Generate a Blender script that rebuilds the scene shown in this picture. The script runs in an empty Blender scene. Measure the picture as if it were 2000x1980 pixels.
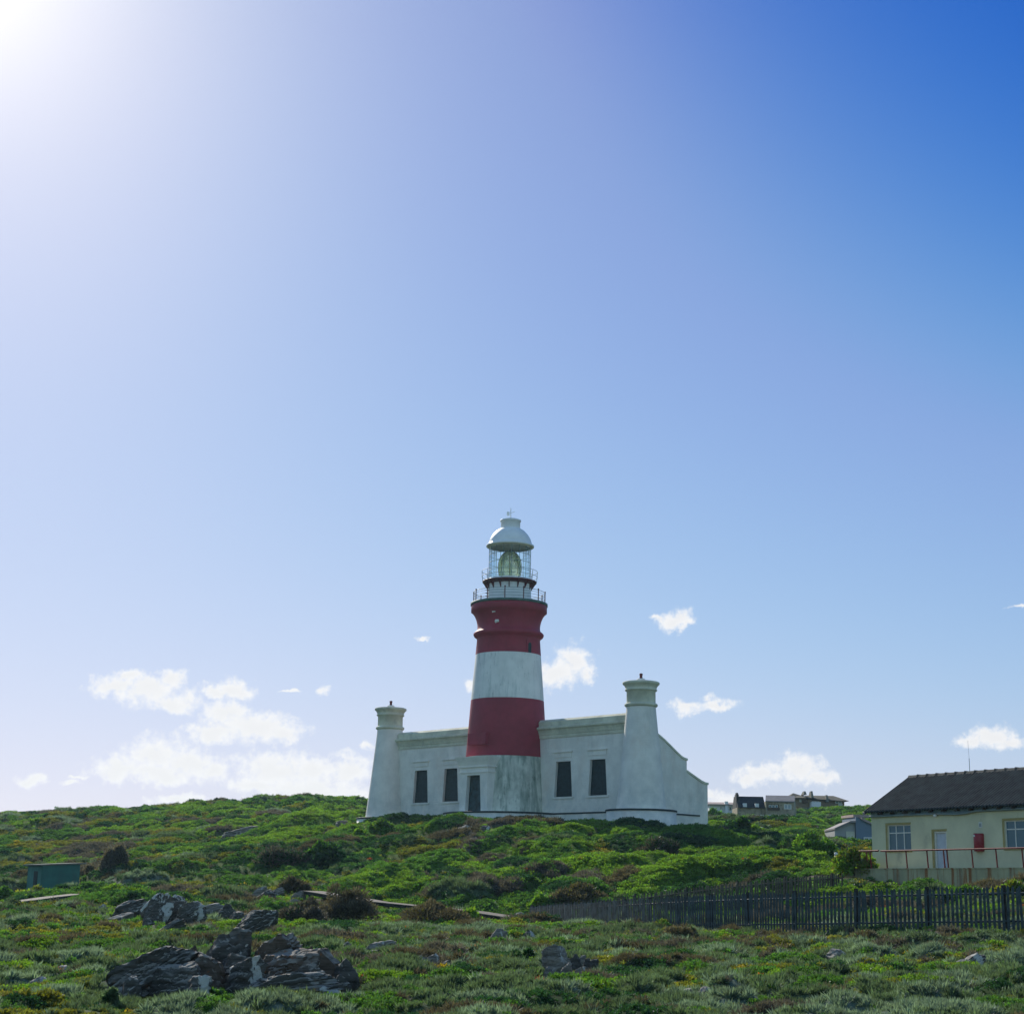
import bpy, bmesh, math, random
import numpy as np
from mathutils import Matrix, Vector

SC = bpy.context.scene
COL = SC.collection
random.seed(7)
RNG = np.random.default_rng(11)
rad = math.radians

# ------------------------------------------------------------------ camera
F = 3200.0 / 2000.0
PITCH = math.atan(760 / 3200.0)
ROLL = 0.018
CAMZ = 1.6
_f = np.array([0, math.cos(PITCH), math.sin(PITCH)])
_r0 = np.array([1.0, 0, 0])
_u0 = np.array([0, -math.sin(PITCH), math.cos(PITCH)])
_r = _r0 * math.cos(ROLL) + _u0 * math.sin(ROLL)
_u = -_r0 * math.sin(ROLL) + _u0 * math.cos(ROLL)
CPOS = np.array([0, 0, CAMZ])
cam = bpy.data.cameras.new('camera')
cam.lens = 36 * F
cam.sensor_width = 36
cam.sensor_fit = 'HORIZONTAL'
cam.clip_end = 12000
cam_o = bpy.data.objects.new('camera', cam)
COL.objects.link(cam_o)
cam_o.matrix_world = Matrix(((_r[0], _u[0], -_f[0], 0), (_r[1], _u[1], -_f[1], 0),
                             (_r[2], _u[2], -_f[2], CAMZ), (0, 0, 0, 1)))
SC.camera = cam_o


def ray(px, py):
    return _f + (px - 1000) / 3200.0 * _r + (990 - py) / 3200.0 * _u


def at(px, py, Y):
    d = ray(px, py)
    return CPOS + d * (Y / d[1])


# ------------------------------------------------------------------ light
SUN_AZ, SUN_EL = rad(-22), rad(31)          # azimuth from +Y towards +X
SDIR = Vector((math.sin(SUN_AZ) * math.cos(SUN_EL), math.cos(SUN_AZ) * math.cos(SUN_EL), math.sin(SUN_EL)))
sun = bpy.data.lights.new('sun', 'SUN')
sun.energy = 5.0
sun.angle = rad(0.5)
sun.color = (1.0, 0.93, 0.80)
sun_o = bpy.data.objects.new('sun', sun)
COL.objects.link(sun_o)
sun_o.rotation_euler = SDIR.to_track_quat('Z', 'Y').to_euler()
sun_o.location = (-40, 60, 80)

SC.view_settings.view_transform = 'Standard'
SC.view_settings.look = 'None'
SC.view_settings.exposure = 0.0
SC.view_settings.gamma = 1.0
SC.cycles.use_denoising = True
SC.cycles.denoising_prefilter = 'ACCURATE'
SC.cycles.use_adaptive_sampling = False
SC.cycles.max_bounces = 8
SC.cycles.transparent_max_bounces = 12

world = bpy.data.worlds.new('World')
SC.world = world
world.use_nodes = True
NT = world.node_tree
NT.nodes.clear()


def N(nt, typ, **kw):
    n = nt.nodes.new(typ)
    ins = kw.pop('ins', {})
    for k, v in kw.items():
        setattr(n, k, v)
    for k, v in ins.items():
        s = n.inputs[k]
        if isinstance(v, bpy.types.NodeSocket):
            nt.links.new(v, s)
        else:
            s.default_value = v
    return n


def math_(nt, op, a, b=0.0, c=None, clamp=False):
    ins = {0: a, 1: b}
    if c is not None:
        ins[2] = c
    return N(nt, 'ShaderNodeMath', operation=op, use_clamp=clamp, ins=ins).outputs[0]


def vmath(nt, op, a, b=None, out=0):
    ins = {0: a}
    if b is not None:
        ins[1] = b
    return N(nt, 'ShaderNodeVectorMath', operation=op, ins=ins).outputs[out]


def mixc(nt, fac, a, b, blend='MIX'):
    n = N(nt, 'ShaderNodeMix', data_type='RGBA', blend_type=blend)
    for i, v in ((0, fac), (6, a), (7, b)):
        if isinstance(v, bpy.types.NodeSocket):
            nt.links.new(v, n.inputs[i])
        else:
            n.inputs[i].default_value = v
    return n.outputs[2]


def mapr(nt, v, a, b, c=0.0, d=1.0, smooth=True):
    n = N(nt, 'ShaderNodeMapRange', interpolation_type='SMOOTHSTEP' if smooth else 'LINEAR',
          ins={0: v, 1: a, 2: b, 3: c, 4: d})
    return n.outputs[0]


def c4(c):
    return (c[0], c[1], c[2], 1.0)


# sky: Nishita air, a hazy bright ring round the sun, scattered small cumulus
sky = N(NT, 'ShaderNodeTexSky', sky_type='NISHITA', sun_disc=False)
sky.sun_elevation = SUN_EL
sky.sun_rotation = SUN_AZ
sky.altitude = 0
sky.air_density = 1.0
sky.dust_density = 0.3
sky.ozone_density = 4.0
dirv = N(NT, 'ShaderNodeTexCoord').outputs['Generated']
# camera-like response of the blue sky: deep blues lose red, the bright haze rolls off
s01 = vmath(NT, 'SCALE', sky.outputs[0])
s01.node.inputs['Scale'].default_value = 0.1
ss = N(NT, 'ShaderNodeSeparateXYZ', ins={0: s01})


def shoulder(v, k):
    o = math_(NT, 'MAXIMUM', math_(NT, 'SUBTRACT', v, 0.5), 0.0)
    return math_(NT, 'ADD', math_(NT, 'MINIMUM', v, 0.5), math_(NT, 'DIVIDE', o, math_(NT, 'ADD', math_(NT, 'MULTIPLY', o, k), 1.0)))


sr = math_(NT, 'MULTIPLY', shoulder(ss.outputs[0], 1.3), mapr(NT, ss.outputs[0], 0.142, 0.268, 0.10, 0.95))
sg = math_(NT, 'MULTIPLY', shoulder(ss.outputs[1], 1.5), mapr(NT, ss.outputs[1], 0.22, 0.40, 0.40, 0.93))
sb = math_(NT, 'MULTIPLY', shoulder(ss.outputs[2], 1.7), 1.13)
sdot = math_(NT, 'MAXIMUM', vmath(NT, 'DOT_PRODUCT', dirv, tuple(SDIR), out=1), 0.0)
glow = math_(NT, 'MULTIPLY', math_(NT, 'POWER', sdot, 52.0), 0.22)
glow = math_(NT, 'ADD', glow, math_(NT, 'MULTIPLY', math_(NT, 'POWER', sdot, 260.0), 0.38))
skyv = N(NT, 'ShaderNodeCombineXYZ', ins={0: math_(NT, 'ADD', sr, glow), 1: math_(NT, 'ADD', sg, math_(NT, 'MULTIPLY', glow, 0.9)), 2: math_(NT, 'ADD', sb, math_(NT, 'MULTIPLY', glow, 0.5))}).outputs[0]
# unseen sky behind the photographer, brightened and tinted bluish as added fill light
back = mapr(NT, N(NT, 'ShaderNodeSeparateXYZ', ins={0: dirv}).outputs[1], 0.55, -0.1)
back_fill = vmath(NT, 'ADD', vmath(NT, 'MULTIPLY', s01, (1.10, 1.20, 1.10)), (0.075, 0.125, 0.19))
skyv = mixc(NT, back, skyv, back_fill)
skyc = vmath(NT, 'SCALE', skyv)
skyc.node.inputs['Scale'].default_value = 10.0

sep = N(NT, 'ShaderNodeSeparateXYZ', ins={0: dirv})
az = math_(NT, 'ARCTAN2', sep.outputs[0], sep.outputs[1])
el = math_(NT, 'ARCSINE', sep.outputs[2])
ae = N(NT, 'ShaderNodeCombineXYZ', ins={0: az, 1: el, 2: 0.0}).outputs[0]
warp = N(NT, 'ShaderNodeTexNoise', noise_dimensions='2D', ins={'Vector': ae, 'Scale': 60.0, 'Detail': 7.0, 'Roughness': 0.55})
wv = vmath(NT, 'SCALE', vmath(NT, 'SUBTRACT', warp.outputs['Color'], (0.5, 0.5, 0.5)))
wv.node.inputs['Scale'].default_value = 0.014
aew = vmath(NT, 'ADD', ae, vmath(NT, 'MULTIPLY', wv, (1, 1, 0)))
CLOUDS = [  # px, py, rx, ry of each puff in the sky
    (225, 1340, 50, 20), (290, 1350, 60, 32), (335, 1325, 30, 22), (340, 1370, 50, 18), (250, 1320, 30, 14),
    (455, 1348, 36, 24), (425, 1352, 32, 14),
    (440, 1395, 50, 30), (500, 1418, 85, 28), (420, 1430, 70, 22), (550, 1432, 45, 20),
    (235, 1500, 60, 24), (305, 1472, 58, 38), (370, 1492, 62, 32), (415, 1505, 30, 22), (310, 1512, 90, 22),
    (540, 1500, 80, 34), (610, 1505, 60, 28), (680, 1500, 48, 26), (500, 1534, 64, 22), (610, 1545, 130, 34), (350, 1562, 60, 9),
    (60, 1522, 26, 12), (140, 1530, 22, 9), (150, 1517, 22, 6), (628, 1352, 18, 12), (565, 1356, 22, 5),
    (1318, 1210, 34, 18), (1285, 1206, 20, 7), (1340, 1222, 16, 10),
    (1120, 1290, 42, 34), (1085, 1318, 50, 30), (1145, 1315, 24, 22), (915, 1335, 12, 18),
    (1345, 1380, 34, 13), (1400, 1374, 36, 12), (1380, 1362, 18, 10),
    (1490, 1512, 55, 22), (1560, 1500, 52, 26), (1600, 1518, 32, 16), (1455, 1522, 30, 14),
    (1390, 1552, 34, 16), (1415, 1568, 40, 20), (1935, 1440, 40, 24), (1900, 1448, 32, 13), (1970, 1450, 34, 18),
    (1990, 1187, 20, 6), (825, 1251, 18, 4), (720, 1460, 14, 10),
]
dist = None
for (px, py, rx, ry) in CLOUDS:
    d = ray(px, py)
    d = d / np.linalg.norm(d)
    a0, e0 = math.atan2(d[0], d[1]), math.asin(d[2])
    k = vmath(NT, 'MULTIPLY', vmath(NT, 'SUBTRACT', aew, (a0, e0, 0)), (3200.0 / rx, 3200.0 / ry, 0))
    L = vmath(NT, 'LENGTH', k, out=1)
    if rx < 26:
        L = math_(NT, 'ADD', L, 0.25)
    if dist is None:
        dist = L
    else:
        n = N(NT, 'ShaderNodeMath', operation='SMOOTH_MIN', ins={0: dist, 1: L, 2: 0.35})
        dist = n.outputs[0]
puff = N(NT, 'ShaderNodeTexNoise', noise_dimensions='2D', ins={'Vector': ae, 'Scale': 150.0, 'Detail': 8.0, 'Roughness': 0.6})
dens = math_(NT, 'ADD', math_(NT, 'SUBTRACT', 1.0, dist), math_(NT, 'MULTIPLY', math_(NT, 'SUBTRACT', puff.outputs[0], 0.5), 1.5))
cover = mapr(NT, dens, -0.32, 0.66)
shade = mapr(NT, dist, 0.9, 0.1, 1.0, 0.93)
CLOUD_E = 9.5
cc = vmath(NT, 'MULTIPLY', N(NT, 'ShaderNodeCombineXYZ', ins={0: shade, 1: shade, 2: shade}).outputs[0], (CLOUD_E, CLOUD_E, CLOUD_E * 1.01))
fin = mixc(NT, math_(NT, 'MULTIPLY', cover, 0.97), skyc, cc)
bg = N(NT, 'ShaderNodeBackground', ins={'Color': fin, 'Strength': 0.1})
NT.links.new(bg.outputs[0], N(NT, 'ShaderNodeOutputWorld').inputs[0])
world.cycles.sampling_method = 'MANUAL'
world.cycles.sample_map_resolution = 1024


# ------------------------------------------------------------------ materials
def new_mat(name):
    m = bpy.data.materials.new(name)
    m.use_nodes = True
    m.node_tree.nodes.clear()
    return m, m.node_tree


def surf(name, col, rough=0.75, var=0.12, scale=3.0, bump=0.0, bscale=25.0, stains=(), metal=0.0, spec=0.3, streak=None, courses=0.0):
    """painted / weathered surface: base colour, blotchy variation, list of stains
    stains: (colour, (sx, sy, sz), lo, hi, strength[, (zlo, zhi)])"""
    m, nt = new_mat(name)
    oc = N(nt, 'ShaderNodeTexCoord').outputs['Object']
    n1 = N(nt, 'ShaderNodeTexNoise', ins={'Vector': oc, 'Scale': scale, 'Detail': 6.0, 'Roughness': 0.6}).outputs[0]
    lo = tuple(max(0, c * (1 - var * 1.6)) for c in col)
    hi = tuple(min(1, c * (1 + var)) for c in col)
    cur = mixc(nt, mapr(nt, n1, 0.3, 0.7), c4(lo), c4(hi))
    sepz = N(nt, 'ShaderNodeSeparateXYZ', ins={0: oc})
    for st in stains:
        sc_, sv, a, b, k = st[0], st[1], st[2], st[3], st[4]
        mp = vmath(nt, 'MULTIPLY', oc, sv)
        nn = N(nt, 'ShaderNodeTexNoise', ins={'Vector': mp, 'Scale': 1.0, 'Detail': 6.0, 'Roughness': 0.65}).outputs[0]
        fac = math_(nt, 'MULTIPLY', mapr(nt, nn, a, b), k)
        if len(st) > 5:
            fac = math_(nt, 'MULTIPLY', fac, mapr(nt, sepz.outputs[2], st[5][0], st[5][1]))
        cur = mixc(nt, fac, cur, c4(sc_))
    bs = N(nt, 'ShaderNodeBsdfPrincipled', ins={'Base Color': cur, 'Roughness': rough, 'Metallic': metal, 'Specular IOR Level': spec})
    h = None
    if bump:
        h = N(nt, 'ShaderNodeTexNoise', ins={'Vector': oc, 'Scale': bscale, 'Detail': 5.0}).outputs[0]
    if courses:
        w = math_(nt, 'FRACT', math_(nt, 'MULTIPLY', sepz.outputs[2], 1.0 / courses))
        g = mapr(nt, math_(nt, 'ABSOLUTE', math_(nt, 'SUBTRACT', w, 0.5)), 0.40, 0.5)
        g = math_(nt, 'MULTIPLY', g, mapr(nt, n1, 0.3, 0.65, -0.1, -0.5))
        h = math_(nt, 'ADD', h, g) if h is not None else g
    if h is not None:
        b_ = N(nt, 'ShaderNodeBump', ins={'Strength': bump or 0.4, 'Distance': 0.05, 'Height': h})
        nt.links.new(b_.outputs[0], bs.inputs['Normal'])
    nt.links.new(bs.outputs[0], N(nt, 'ShaderNodeOutputMaterial').inputs[0])
    return m


def leaf_mat(name, attr='INSTANCER', trans=0.45):
    m, nt = new_mat(name)
    a = N(nt, 'ShaderNodeAttribute', attribute_type=attr, attribute_name='col')
    geo = N(nt, 'ShaderNodeNewGeometry')
    rnd = geo.outputs['Random Per Island']
    hs = N(nt, 'ShaderNodeHueSaturation', ins={'Hue': mapr(nt, rnd, 0, 1, 0.485, 0.515, False), 'Saturation': 1.0,
                                              'Value': mapr(nt, rnd, 0, 1, 0.65, 1.4, False), 'Color': a.outputs['Color']})
    d = N(nt, 'ShaderNodeBsdfDiffuse', ins={'Color': hs.outputs[0]})
    tc = mixc(nt, 1.0, hs.outputs[0], (1.25, 1.3, 0.75, 1), 'MULTIPLY')
    t = N(nt, 'ShaderNodeBsdfTranslucent', ins={'Color': tc})
    mx = N(nt, 'ShaderNodeMixShader', ins={0: trans, 1: d.outputs[0], 2: t.outputs[0]})
    gl = N(nt, 'ShaderNodeBsdfGlossy', ins={'Color': (0.9, 0.95, 1, 1), 'Roughness': 0.5})
    mx2 = N(nt, 'ShaderNodeMixShader', ins={0: 0.035, 1: mx.outputs[0], 2: gl.outputs[0]})
    nt.links.new(mx2.outputs[0], N(nt, 'ShaderNodeOutputMaterial').inputs[0])
    return m


def glass_mat(name, tint, refl=0.12):
    m, nt = new_mat(name)
    tr = N(nt, 'ShaderNodeBsdfTransparent', ins={'Color': c4(tint)})
    gl = N(nt, 'ShaderNodeBsdfGlossy', ins={'Color': (1, 1, 1, 1), 'Roughness': 0.02})
    fr = N(nt, 'ShaderNodeFresnel', ins={'IOR': 1.45})
    mx = N(nt, 'ShaderNodeMixShader', ins={0: math_(nt, 'MULTIPLY', fr.outputs[0], refl * 8), 1: tr.outputs[0], 2: gl.outputs[0]})
    nt.links.new(mx.outputs[0], N(nt, 'ShaderNodeOutputMaterial').inputs[0])
    return m


GREEN_ST = (0.10, 0.17, 0.13)
M = {}
M['white'] = surf('white_plaster', (0.79, 0.76, 0.69), 0.8, 0.06, 0.9, 0.35, 9.0, courses=0.42,
                  stains=[((0.30, 0.33, 0.30), (1.2, 1.2, 0.25), 0.52, 0.78, 0.3), ((0.60, 0.46, 0.37), (0.4, 0.4, 0.2), 0.52, 0.78, 0.45), ((0.34, 0.40, 0.40), (0.7, 0.7, 0.7), 0.36, 0.66, 0.40, (4.2, 0.3))])
M['white_base'] = surf('stained_plaster', (0.60, 0.62, 0.54), 0.85, 0.14, 0.9, 0.4, 8.0,
                       stains=[(GREEN_ST, (2.2, 2.2, 0.35), 0.40, 0.66, 0.62), ((0.05, 0.09, 0.07), (3.2, 3.2, 1.2), 0.54, 0.74, 0.6), ((0.06, 0.10, 0.08), (1.0, 1.0, 0.8), 0.55, 0.75, 0.5)])
M['white_band'] = surf('white_band_paint', (0.82, 0.81, 0.76), 0.7, 0.06, 0.8, 0.2, 8.0,
                       stains=[((0.20, 0.30, 0.27), (1.8, 1.8, 0.22), 0.48, 0.72, 0.45), ((0.08, 0.13, 0.11), (4.5, 4.5, 0.7), 0.58, 0.74, 0.65)])
M['red'] = surf('red_paint', (0.32, 0.032, 0.055), 0.6, 0.10, 0.8, 0.15, 8.0,
                stains=[((0.20, 0.03, 0.05), (1.5, 1.5, 0.3), 0.5, 0.8, 0.4), ((0.5, 0.5, 0.48), (2.1, 2.1, 1.6), 0.775, 0.79, 0.8)])
M['lantern_white'] = surf('lantern_white_paint', (0.82, 0.83, 0.82), 0.45, 0.04, 1.5, 0.0,
                          stains=[((0.45, 0.30, 0.12), (3.5, 3.5, 0.8), 0.60, 0.75, 0.6)])
M['cornice'] = surf('cornice_plaster', (0.64, 0.63, 0.49), 0.85, 0.12, 0.8, 0.3, 9.0,
                    stains=[((0.26, 0.29, 0.24), (1.0, 1.0, 1.0), 0.5, 0.75, 0.5)])
M['iron_red'] = surf('red_ironwork', (0.12, 0.018, 0.02), 0.5, 0.2, 4.0)
M['iron_green'] = surf('grey_green_ironwork', (0.16, 0.24, 0.24), 0.5, 0.15, 4.0)
M['deck_green'] = surf('green_deck_edge', (0.08, 0.15, 0.13), 0.6, 0.2, 2.0)
M['shutter'] = surf('dark_shutter', (0.012, 0.028, 0.034), 0.55, 0.25, 3.0)
M['door_green'] = surf('dark_door', (0.016, 0.042, 0.05), 0.5, 0.5, 2.0)
M['black_band'] = surf('black_band', (0.02, 0.03, 0.035), 0.6, 0.2, 3.0)
M['glass'] = glass_mat('lantern_glass', (0.90, 0.97, 0.97), 0.05)
M['roof_flat'] = surf('flat_roof', (0.25, 0.24, 0.22), 0.9, 0.2, 1.0)
# lens: ribbed greenish glass
m, nt = new_mat('lens_glass')
lw = N(nt, 'ShaderNodeBsdfPrincipled', ins={'Base Color': (0.88, 0.97, 0.86, 1), 'Roughness': 0.12, 'IOR': 1.5, 'Transmission Weight': 1.0})
lt = N(nt, 'ShaderNodeBsdfTranslucent', ins={'Color': (0.55, 0.68, 0.45, 1)})
lm = N(nt, 'ShaderNodeMixShader', ins={0: 0.35, 1: lw.outputs[0], 2: lt.outputs[0]})
nt.links.new(lm.outputs[0], N(nt, 'ShaderNodeOutputMaterial').inputs[0])
M['lens'] = m
M['brass'] = surf('brass', (0.30, 0.22, 0.08), 0.35, 0.2, 4.0, metal=1.0)

M['cream'] = surf('cream_render', (0.62, 0.60, 0.40), 0.85, 0.07, 0.7, 0.2, 10.0,
                  stains=[((0.22, 0.23, 0.17), (0.8, 0.8, 0.4), 0.54, 0.78, 0.55), ((0.12, 0.13, 0.11), (1.5, 1.5, 1.5), 0.60, 0.8, 0.4)])
M['concrete_rust'] = surf('rust_stained_concrete', (0.42, 0.39, 0.23), 0.9, 0.12, 0.8, 0.3, 8.0,
                          stains=[((0.10, 0.11, 0.09), (1.4, 1.4, 0.2), 0.5, 0.72, 0.6), ((0.24, 0.085, 0.02), (2.6, 2.6, 0.16), 0.50, 0.64, 0.9)])
M['rail_red'] = surf('red_rail_paint', (0.20, 0.025, 0.02), 0.55, 0.25, 6.0, stains=[((0.22, 0.10, 0.04), (3, 3, 3), 0.5, 0.7, 0.6)])
M['roof_tile'] = surf('dark_roof_tile', (0.036, 0.044, 0.044), 0.85, 0.3, 2.0,
                      stains=[((0.035, 0.035, 0.03), (1.5, 1.5, 1.5), 0.5, 0.75, 0.6)])
M['ridge_tile'] = surf('ridge_tile', (0.035, 0.042, 0.042), 0.8, 0.2, 2.0)
M['fascia'] = surf('grey_blue_gutter', (0.22, 0.29, 0.30), 0.6, 0.15, 2.0, stains=[((0.2, 0.1, 0.04), (2, 2, 2), 0.55, 0.75, 0.6)])
M['timber_dark'] = surf('dark_rafter', (0.07, 0.05, 0.035), 0.8, 0.2, 4.0)
M['frame_white'] = surf('white_frame', (0.66, 0.66, 0.60), 0.5, 0.06, 3.0)
M['ochre'] = surf('ochre_reveal', (0.36, 0.29, 0.11), 0.8, 0.1, 3.0)
M['door_white'] = surf('pale_door_paint', (0.48, 0.52, 0.56), 0.5, 0.06, 3.0)
M['cabinet_red'] = surf('red_cabinet_paint', (0.26, 0.02, 0.03), 0.35, 0.1, 3.0)
M['metal'] = surf('galvanised_metal', (0.35, 0.37, 0.38), 0.4, 0.1, 4.0, metal=0.6)


def pane_mat(name, col, rough=0.15):
    m, nt = new_mat(name)
    b = N(nt, 'ShaderNodeBsdfPrincipled', ins={'Base Color': c4(col), 'Roughness': rough, 'Specular IOR Level': 0.35})
    nt.links.new(b.outputs[0], N(nt, 'ShaderNodeOutputMaterial').inputs[0])
    return m


M['pane'] = pane_mat('window_pane', (0.05, 0.125, 0.17))
M['pane_dark'] = pane_mat('dark_window_pane', (0.012, 0.02, 0.03))
M['pane_pale'] = pane_mat('curtained_pane', (0.30, 0.36, 0.40), 0.2)
M['fence'] = surf('blue_grey_weathered_timber', (0.052, 0.072, 0.078), 0.8, 0.35, 3.0)
M['fence_brown'] = surf('brown_grey_weathered_timber', (0.085, 0.080, 0.062), 0.85, 0.35, 3.0)
M['plank'] = surf('grey_boardwalk_timber', (0.15, 0.13, 0.105), 0.85, 0.25, 3.0)
M['plank_dark'] = surf('dark_trestle_timber', (0.035, 0.035, 0.03), 0.9, 0.25, 3.0)
M['shed_green'] = surf('dark_green_render', (0.034, 0.145, 0.122), 0.8, 0.10, 1.2, stains=[((0.05, 0.09, 0.07), (1.5, 1.5, 0.5), 0.5, 0.8, 0.5)])
M['shed_green_pale'] = surf('pale_green_render', (0.055, 0.185, 0.155), 0.8, 0.12, 1.2)  # paler green for the short end panel
M['shed_roof'] = surf('shed_slab', (0.14, 0.145, 0.12), 0.9, 0.2, 2.0)
M['shed_door'] = surf('shed_door', (0.012, 0.03, 0.026), 0.7, 0.2, 3.0)
M['bollard_green'] = surf('green_bollard_paint', (0.012, 0.06, 0.045), 0.5, 0.1, 3.0)
M['bollard_white'] = surf('white_bollard_head', (0.72, 0.74, 0.74), 0.4, 0.04, 3.0)
M['stone'] = surf('honey_stone_wall', (0.36, 0.31, 0.22), 0.9, 0.15, 1.0, stains=[((0.17, 0.14, 0.10), (2.2, 2.2, 3.0), 0.50, 0.62, 0.8)])
M['stone_grey'] = surf('grey_stone_wall', (0.16, 0.16, 0.13), 0.9, 0.2, 1.0, stains=[((0.07, 0.07, 0.06), (2.0, 2.0, 2.6), 0.5, 0.62, 0.8)])
M['slate_grey'] = surf('grey_slate', (0.20, 0.19, 0.19), 0.75, 0.12, 1.0)
M['slate_black'] = surf('black_roof', (0.018, 0.021, 0.026), 0.75, 0.2, 1.0)
M['thatch'] = surf('weathered_thatch', (0.115, 0.105, 0.075), 0.95, 0.2, 1.0)
M['far_white'] = surf('far_white_wall', (0.64, 0.66, 0.67), 0.8, 0.04, 0.5)
M['far_tan'] = surf('tan_wall', (0.22, 0.16, 0.10), 0.85, 0.1, 0.5)
M['blue_wall'] = surf('blue_grey_wall', (0.15, 0.205, 0.27), 0.8, 0.05, 0.5)
M['pale_wall'] = surf('pale_grey_wall', (0.36, 0.37, 0.36), 0.8, 0.06, 0.5)
M['pink_roof'] = surf('pale_pink_roof', (0.36, 0.28, 0.25), 0.8, 0.1, 0.5)
M['brown_wood'] = surf('brown_wood', (0.10, 0.06, 0.035), 0.8, 0.15, 2.0)
M['leaf_i'] = leaf_mat('leaves_cover', 'INSTANCER', 0.52)
M['leaf_g'] = leaf_mat('leaves_shrub', 'GEOMETRY', 0.5)
M['twig'] = surf('grey_twig', (0.07, 0.06, 0.05), 0.9, 0.2, 5.0)


# ------------------------------------------------------------------ mesh helpers
class MB:
    def __init__(s):
        s.v, s.f, s.sm = [], [], []

    def add(s, vs, fs, smooth=False):
        o = len(s.v)
        s.v += [tuple(map(float, v)) for v in vs]
        s.f += [tuple(i + o for i in f) for f in fs]
        s.sm += [smooth] * len(fs)
        return s

    def box(s, a, b):
        x0, y0, z0 = a
        x1, y1, z1 = b
        return s.add([(x0, y0, z0), (x1, y0, z0), (x1, y1, z0), (x0, y1, z0), (x0, y0, z1), (x1, y0, z1), (x1, y1, z1), (x0, y1, z1)],
                     [(0, 3, 2, 1), (4, 5, 6, 7), (0, 1, 5, 4), (1, 2, 6, 5), (2, 3, 7, 6), (3, 0, 4, 7)])

    def hexa(s, p):   # 8 points, same order as box
        return s.add(p, [(0, 3, 2, 1), (4, 5, 6, 7), (0, 1, 5, 4), (1, 2, 6, 5), (2, 3, 7, 6), (3, 0, 4, 7)])

    def prism(s, poly, axis, a, b):   # polygon in the two other axes, extruded along axis
        def mk(t, u, w):
            return {'x': (w, t, u), 'y': (t, w, u), 'z': (t, u, w)}[axis]
        n = len(poly)
        return s.add([mk(t, u, a) for t, u in poly] + [mk(t, u, b) for t, u in poly],
                     [tuple(range(n))[::-1], tuple(range(n, 2 * n))] + [(i, (i + 1) % n, n + (i + 1) % n, n + i) for i in range(n)])

    def lathe(s, prof, seg=64, c=(0, 0), a0=0, a1=2 * math.pi, capb=False, capt=False, smooth=True):
        full = abs(a1 - a0 - 2 * math.pi) < 1e-6
        n = seg if full else seg + 1
        vs = []
        for r, z in prof:
            for i in range(n):
                t = a0 + (a1 - a0) * i / seg
                vs.append((c[0] + r * math.cos(t), c[1] + r * math.sin(t), z))
        fs = []
        for j in range(len(prof) - 1):
            for i in range(seg):
                k = (i + 1) % n
                fs.append((j * n + i, j * n + k, (j + 1) * n + k, (j + 1) * n + i))
        s.add(vs, fs, smooth)
        if capt:
            s.add([vs[(len(prof) - 1) * n + i] for i in range(n)], [tuple(range(n))])
        if capb:
            s.add([vs[i] for i in range(n)], [tuple(range(n))[::-1]])
        return s

    def tube(s, pts, r, seg=8, closed=False, r1=None):
        pts = [Vector(p) for p in pts]
        n = len(pts)
        vs = []
        for i, p in enumerate(pts):
            if closed:
                d = pts[(i + 1) % n] - pts[i - 1]
            else:
                d = pts[min(i + 1, n - 1)] - pts[max(i - 1, 0)]
            d.normalize()
            q = d.orthogonal().normalized() if abs(d.z) > 0.95 else d.cross(Vector((0, 0, 1))).normalized()
            w = d.cross(q)
            rr = r if r1 is None else r + (r1 - r) * i / max(1, n - 1)
            for k in range(seg):
                t = 2 * math.pi * k / seg
                vs.append(p + q * (rr * math.cos(t)) + w * (rr * math.sin(t)))
        fs = []
        for i in range(n if closed else n - 1):
            j = (i + 1) % n
            for k in range(seg):
                l = (k + 1) % seg
                fs.append((i * seg + k, i * seg + l, j * seg + l, j * seg + k))
        s.add(vs, fs, True)
        if not closed:
            s.add(vs[:seg], [tuple(range(seg))[::-1]])
            s.add(vs[-seg:], [tuple(range(seg))])
        return s

    def mesh(s, name, mat):
        me = bpy.data.meshes.new(name)
        me.from_pydata(s.v, [], s.f)
        me.polygons.foreach_set('use_smooth', s.sm)
        me.materials.append(mat)
        bm = bmesh.new()
        bm.from_mesh(me)
        bmesh.ops.recalc_face_normals(bm, faces=bm.faces)
        bm.to_mesh(me)
        bm.free()
        return me

    def build(s, name, mat, parent=None, loc=None, rotz=0.0):
        return link(name, s.mesh(name, mat), parent, loc, rotz)


def link(name, me, parent=None, loc=None, rotz=0.0):
    o = bpy.data.objects.new(name, me)
    COL.objects.link(o)
    if parent is not None:
        o.parent = parent
    if loc is not None:
        o.location = tuple(map(float, loc))
    o.rotation_euler = (0, 0, rotz)
    return o


def thing(name, label, cat, loc=(0, 0, 0), rotz=0.0, group=None):
    return tag(link(name, None, None, loc, rotz), label, cat, group)


def tag(o, label, cat=None, group=None):
    o['label'] = label
    if cat:
        o['category'] = cat
    if group:
        o['group'] = group
    return o


def fast_mesh(name, verts, faces, mat, smooth=False):
    """verts (n,3), faces (m,k) numpy -> mesh"""
    me = bpy.data.meshes.new(name)
    nf, k = faces.shape
    me.vertices.add(len(verts))
    me.vertices.foreach_set('co', np.ascontiguousarray(verts, dtype=np.float32).ravel())
    me.loops.add(nf * k)
    me.loops.foreach_set('vertex_index', faces.astype(np.int32).ravel())
    me.polygons.add(nf)
    me.polygons.foreach_set('loop_start', np.arange(0, nf * k, k, dtype=np.int32))
    me.polygons.foreach_set('loop_total', np.full(nf, k, dtype=np.int32))
    me.polygons.foreach_set('use_smooth', np.full(nf, smooth, dtype=bool))
    me.update(calc_edges=True)
    me.materials.append(mat)
    return me


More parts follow.
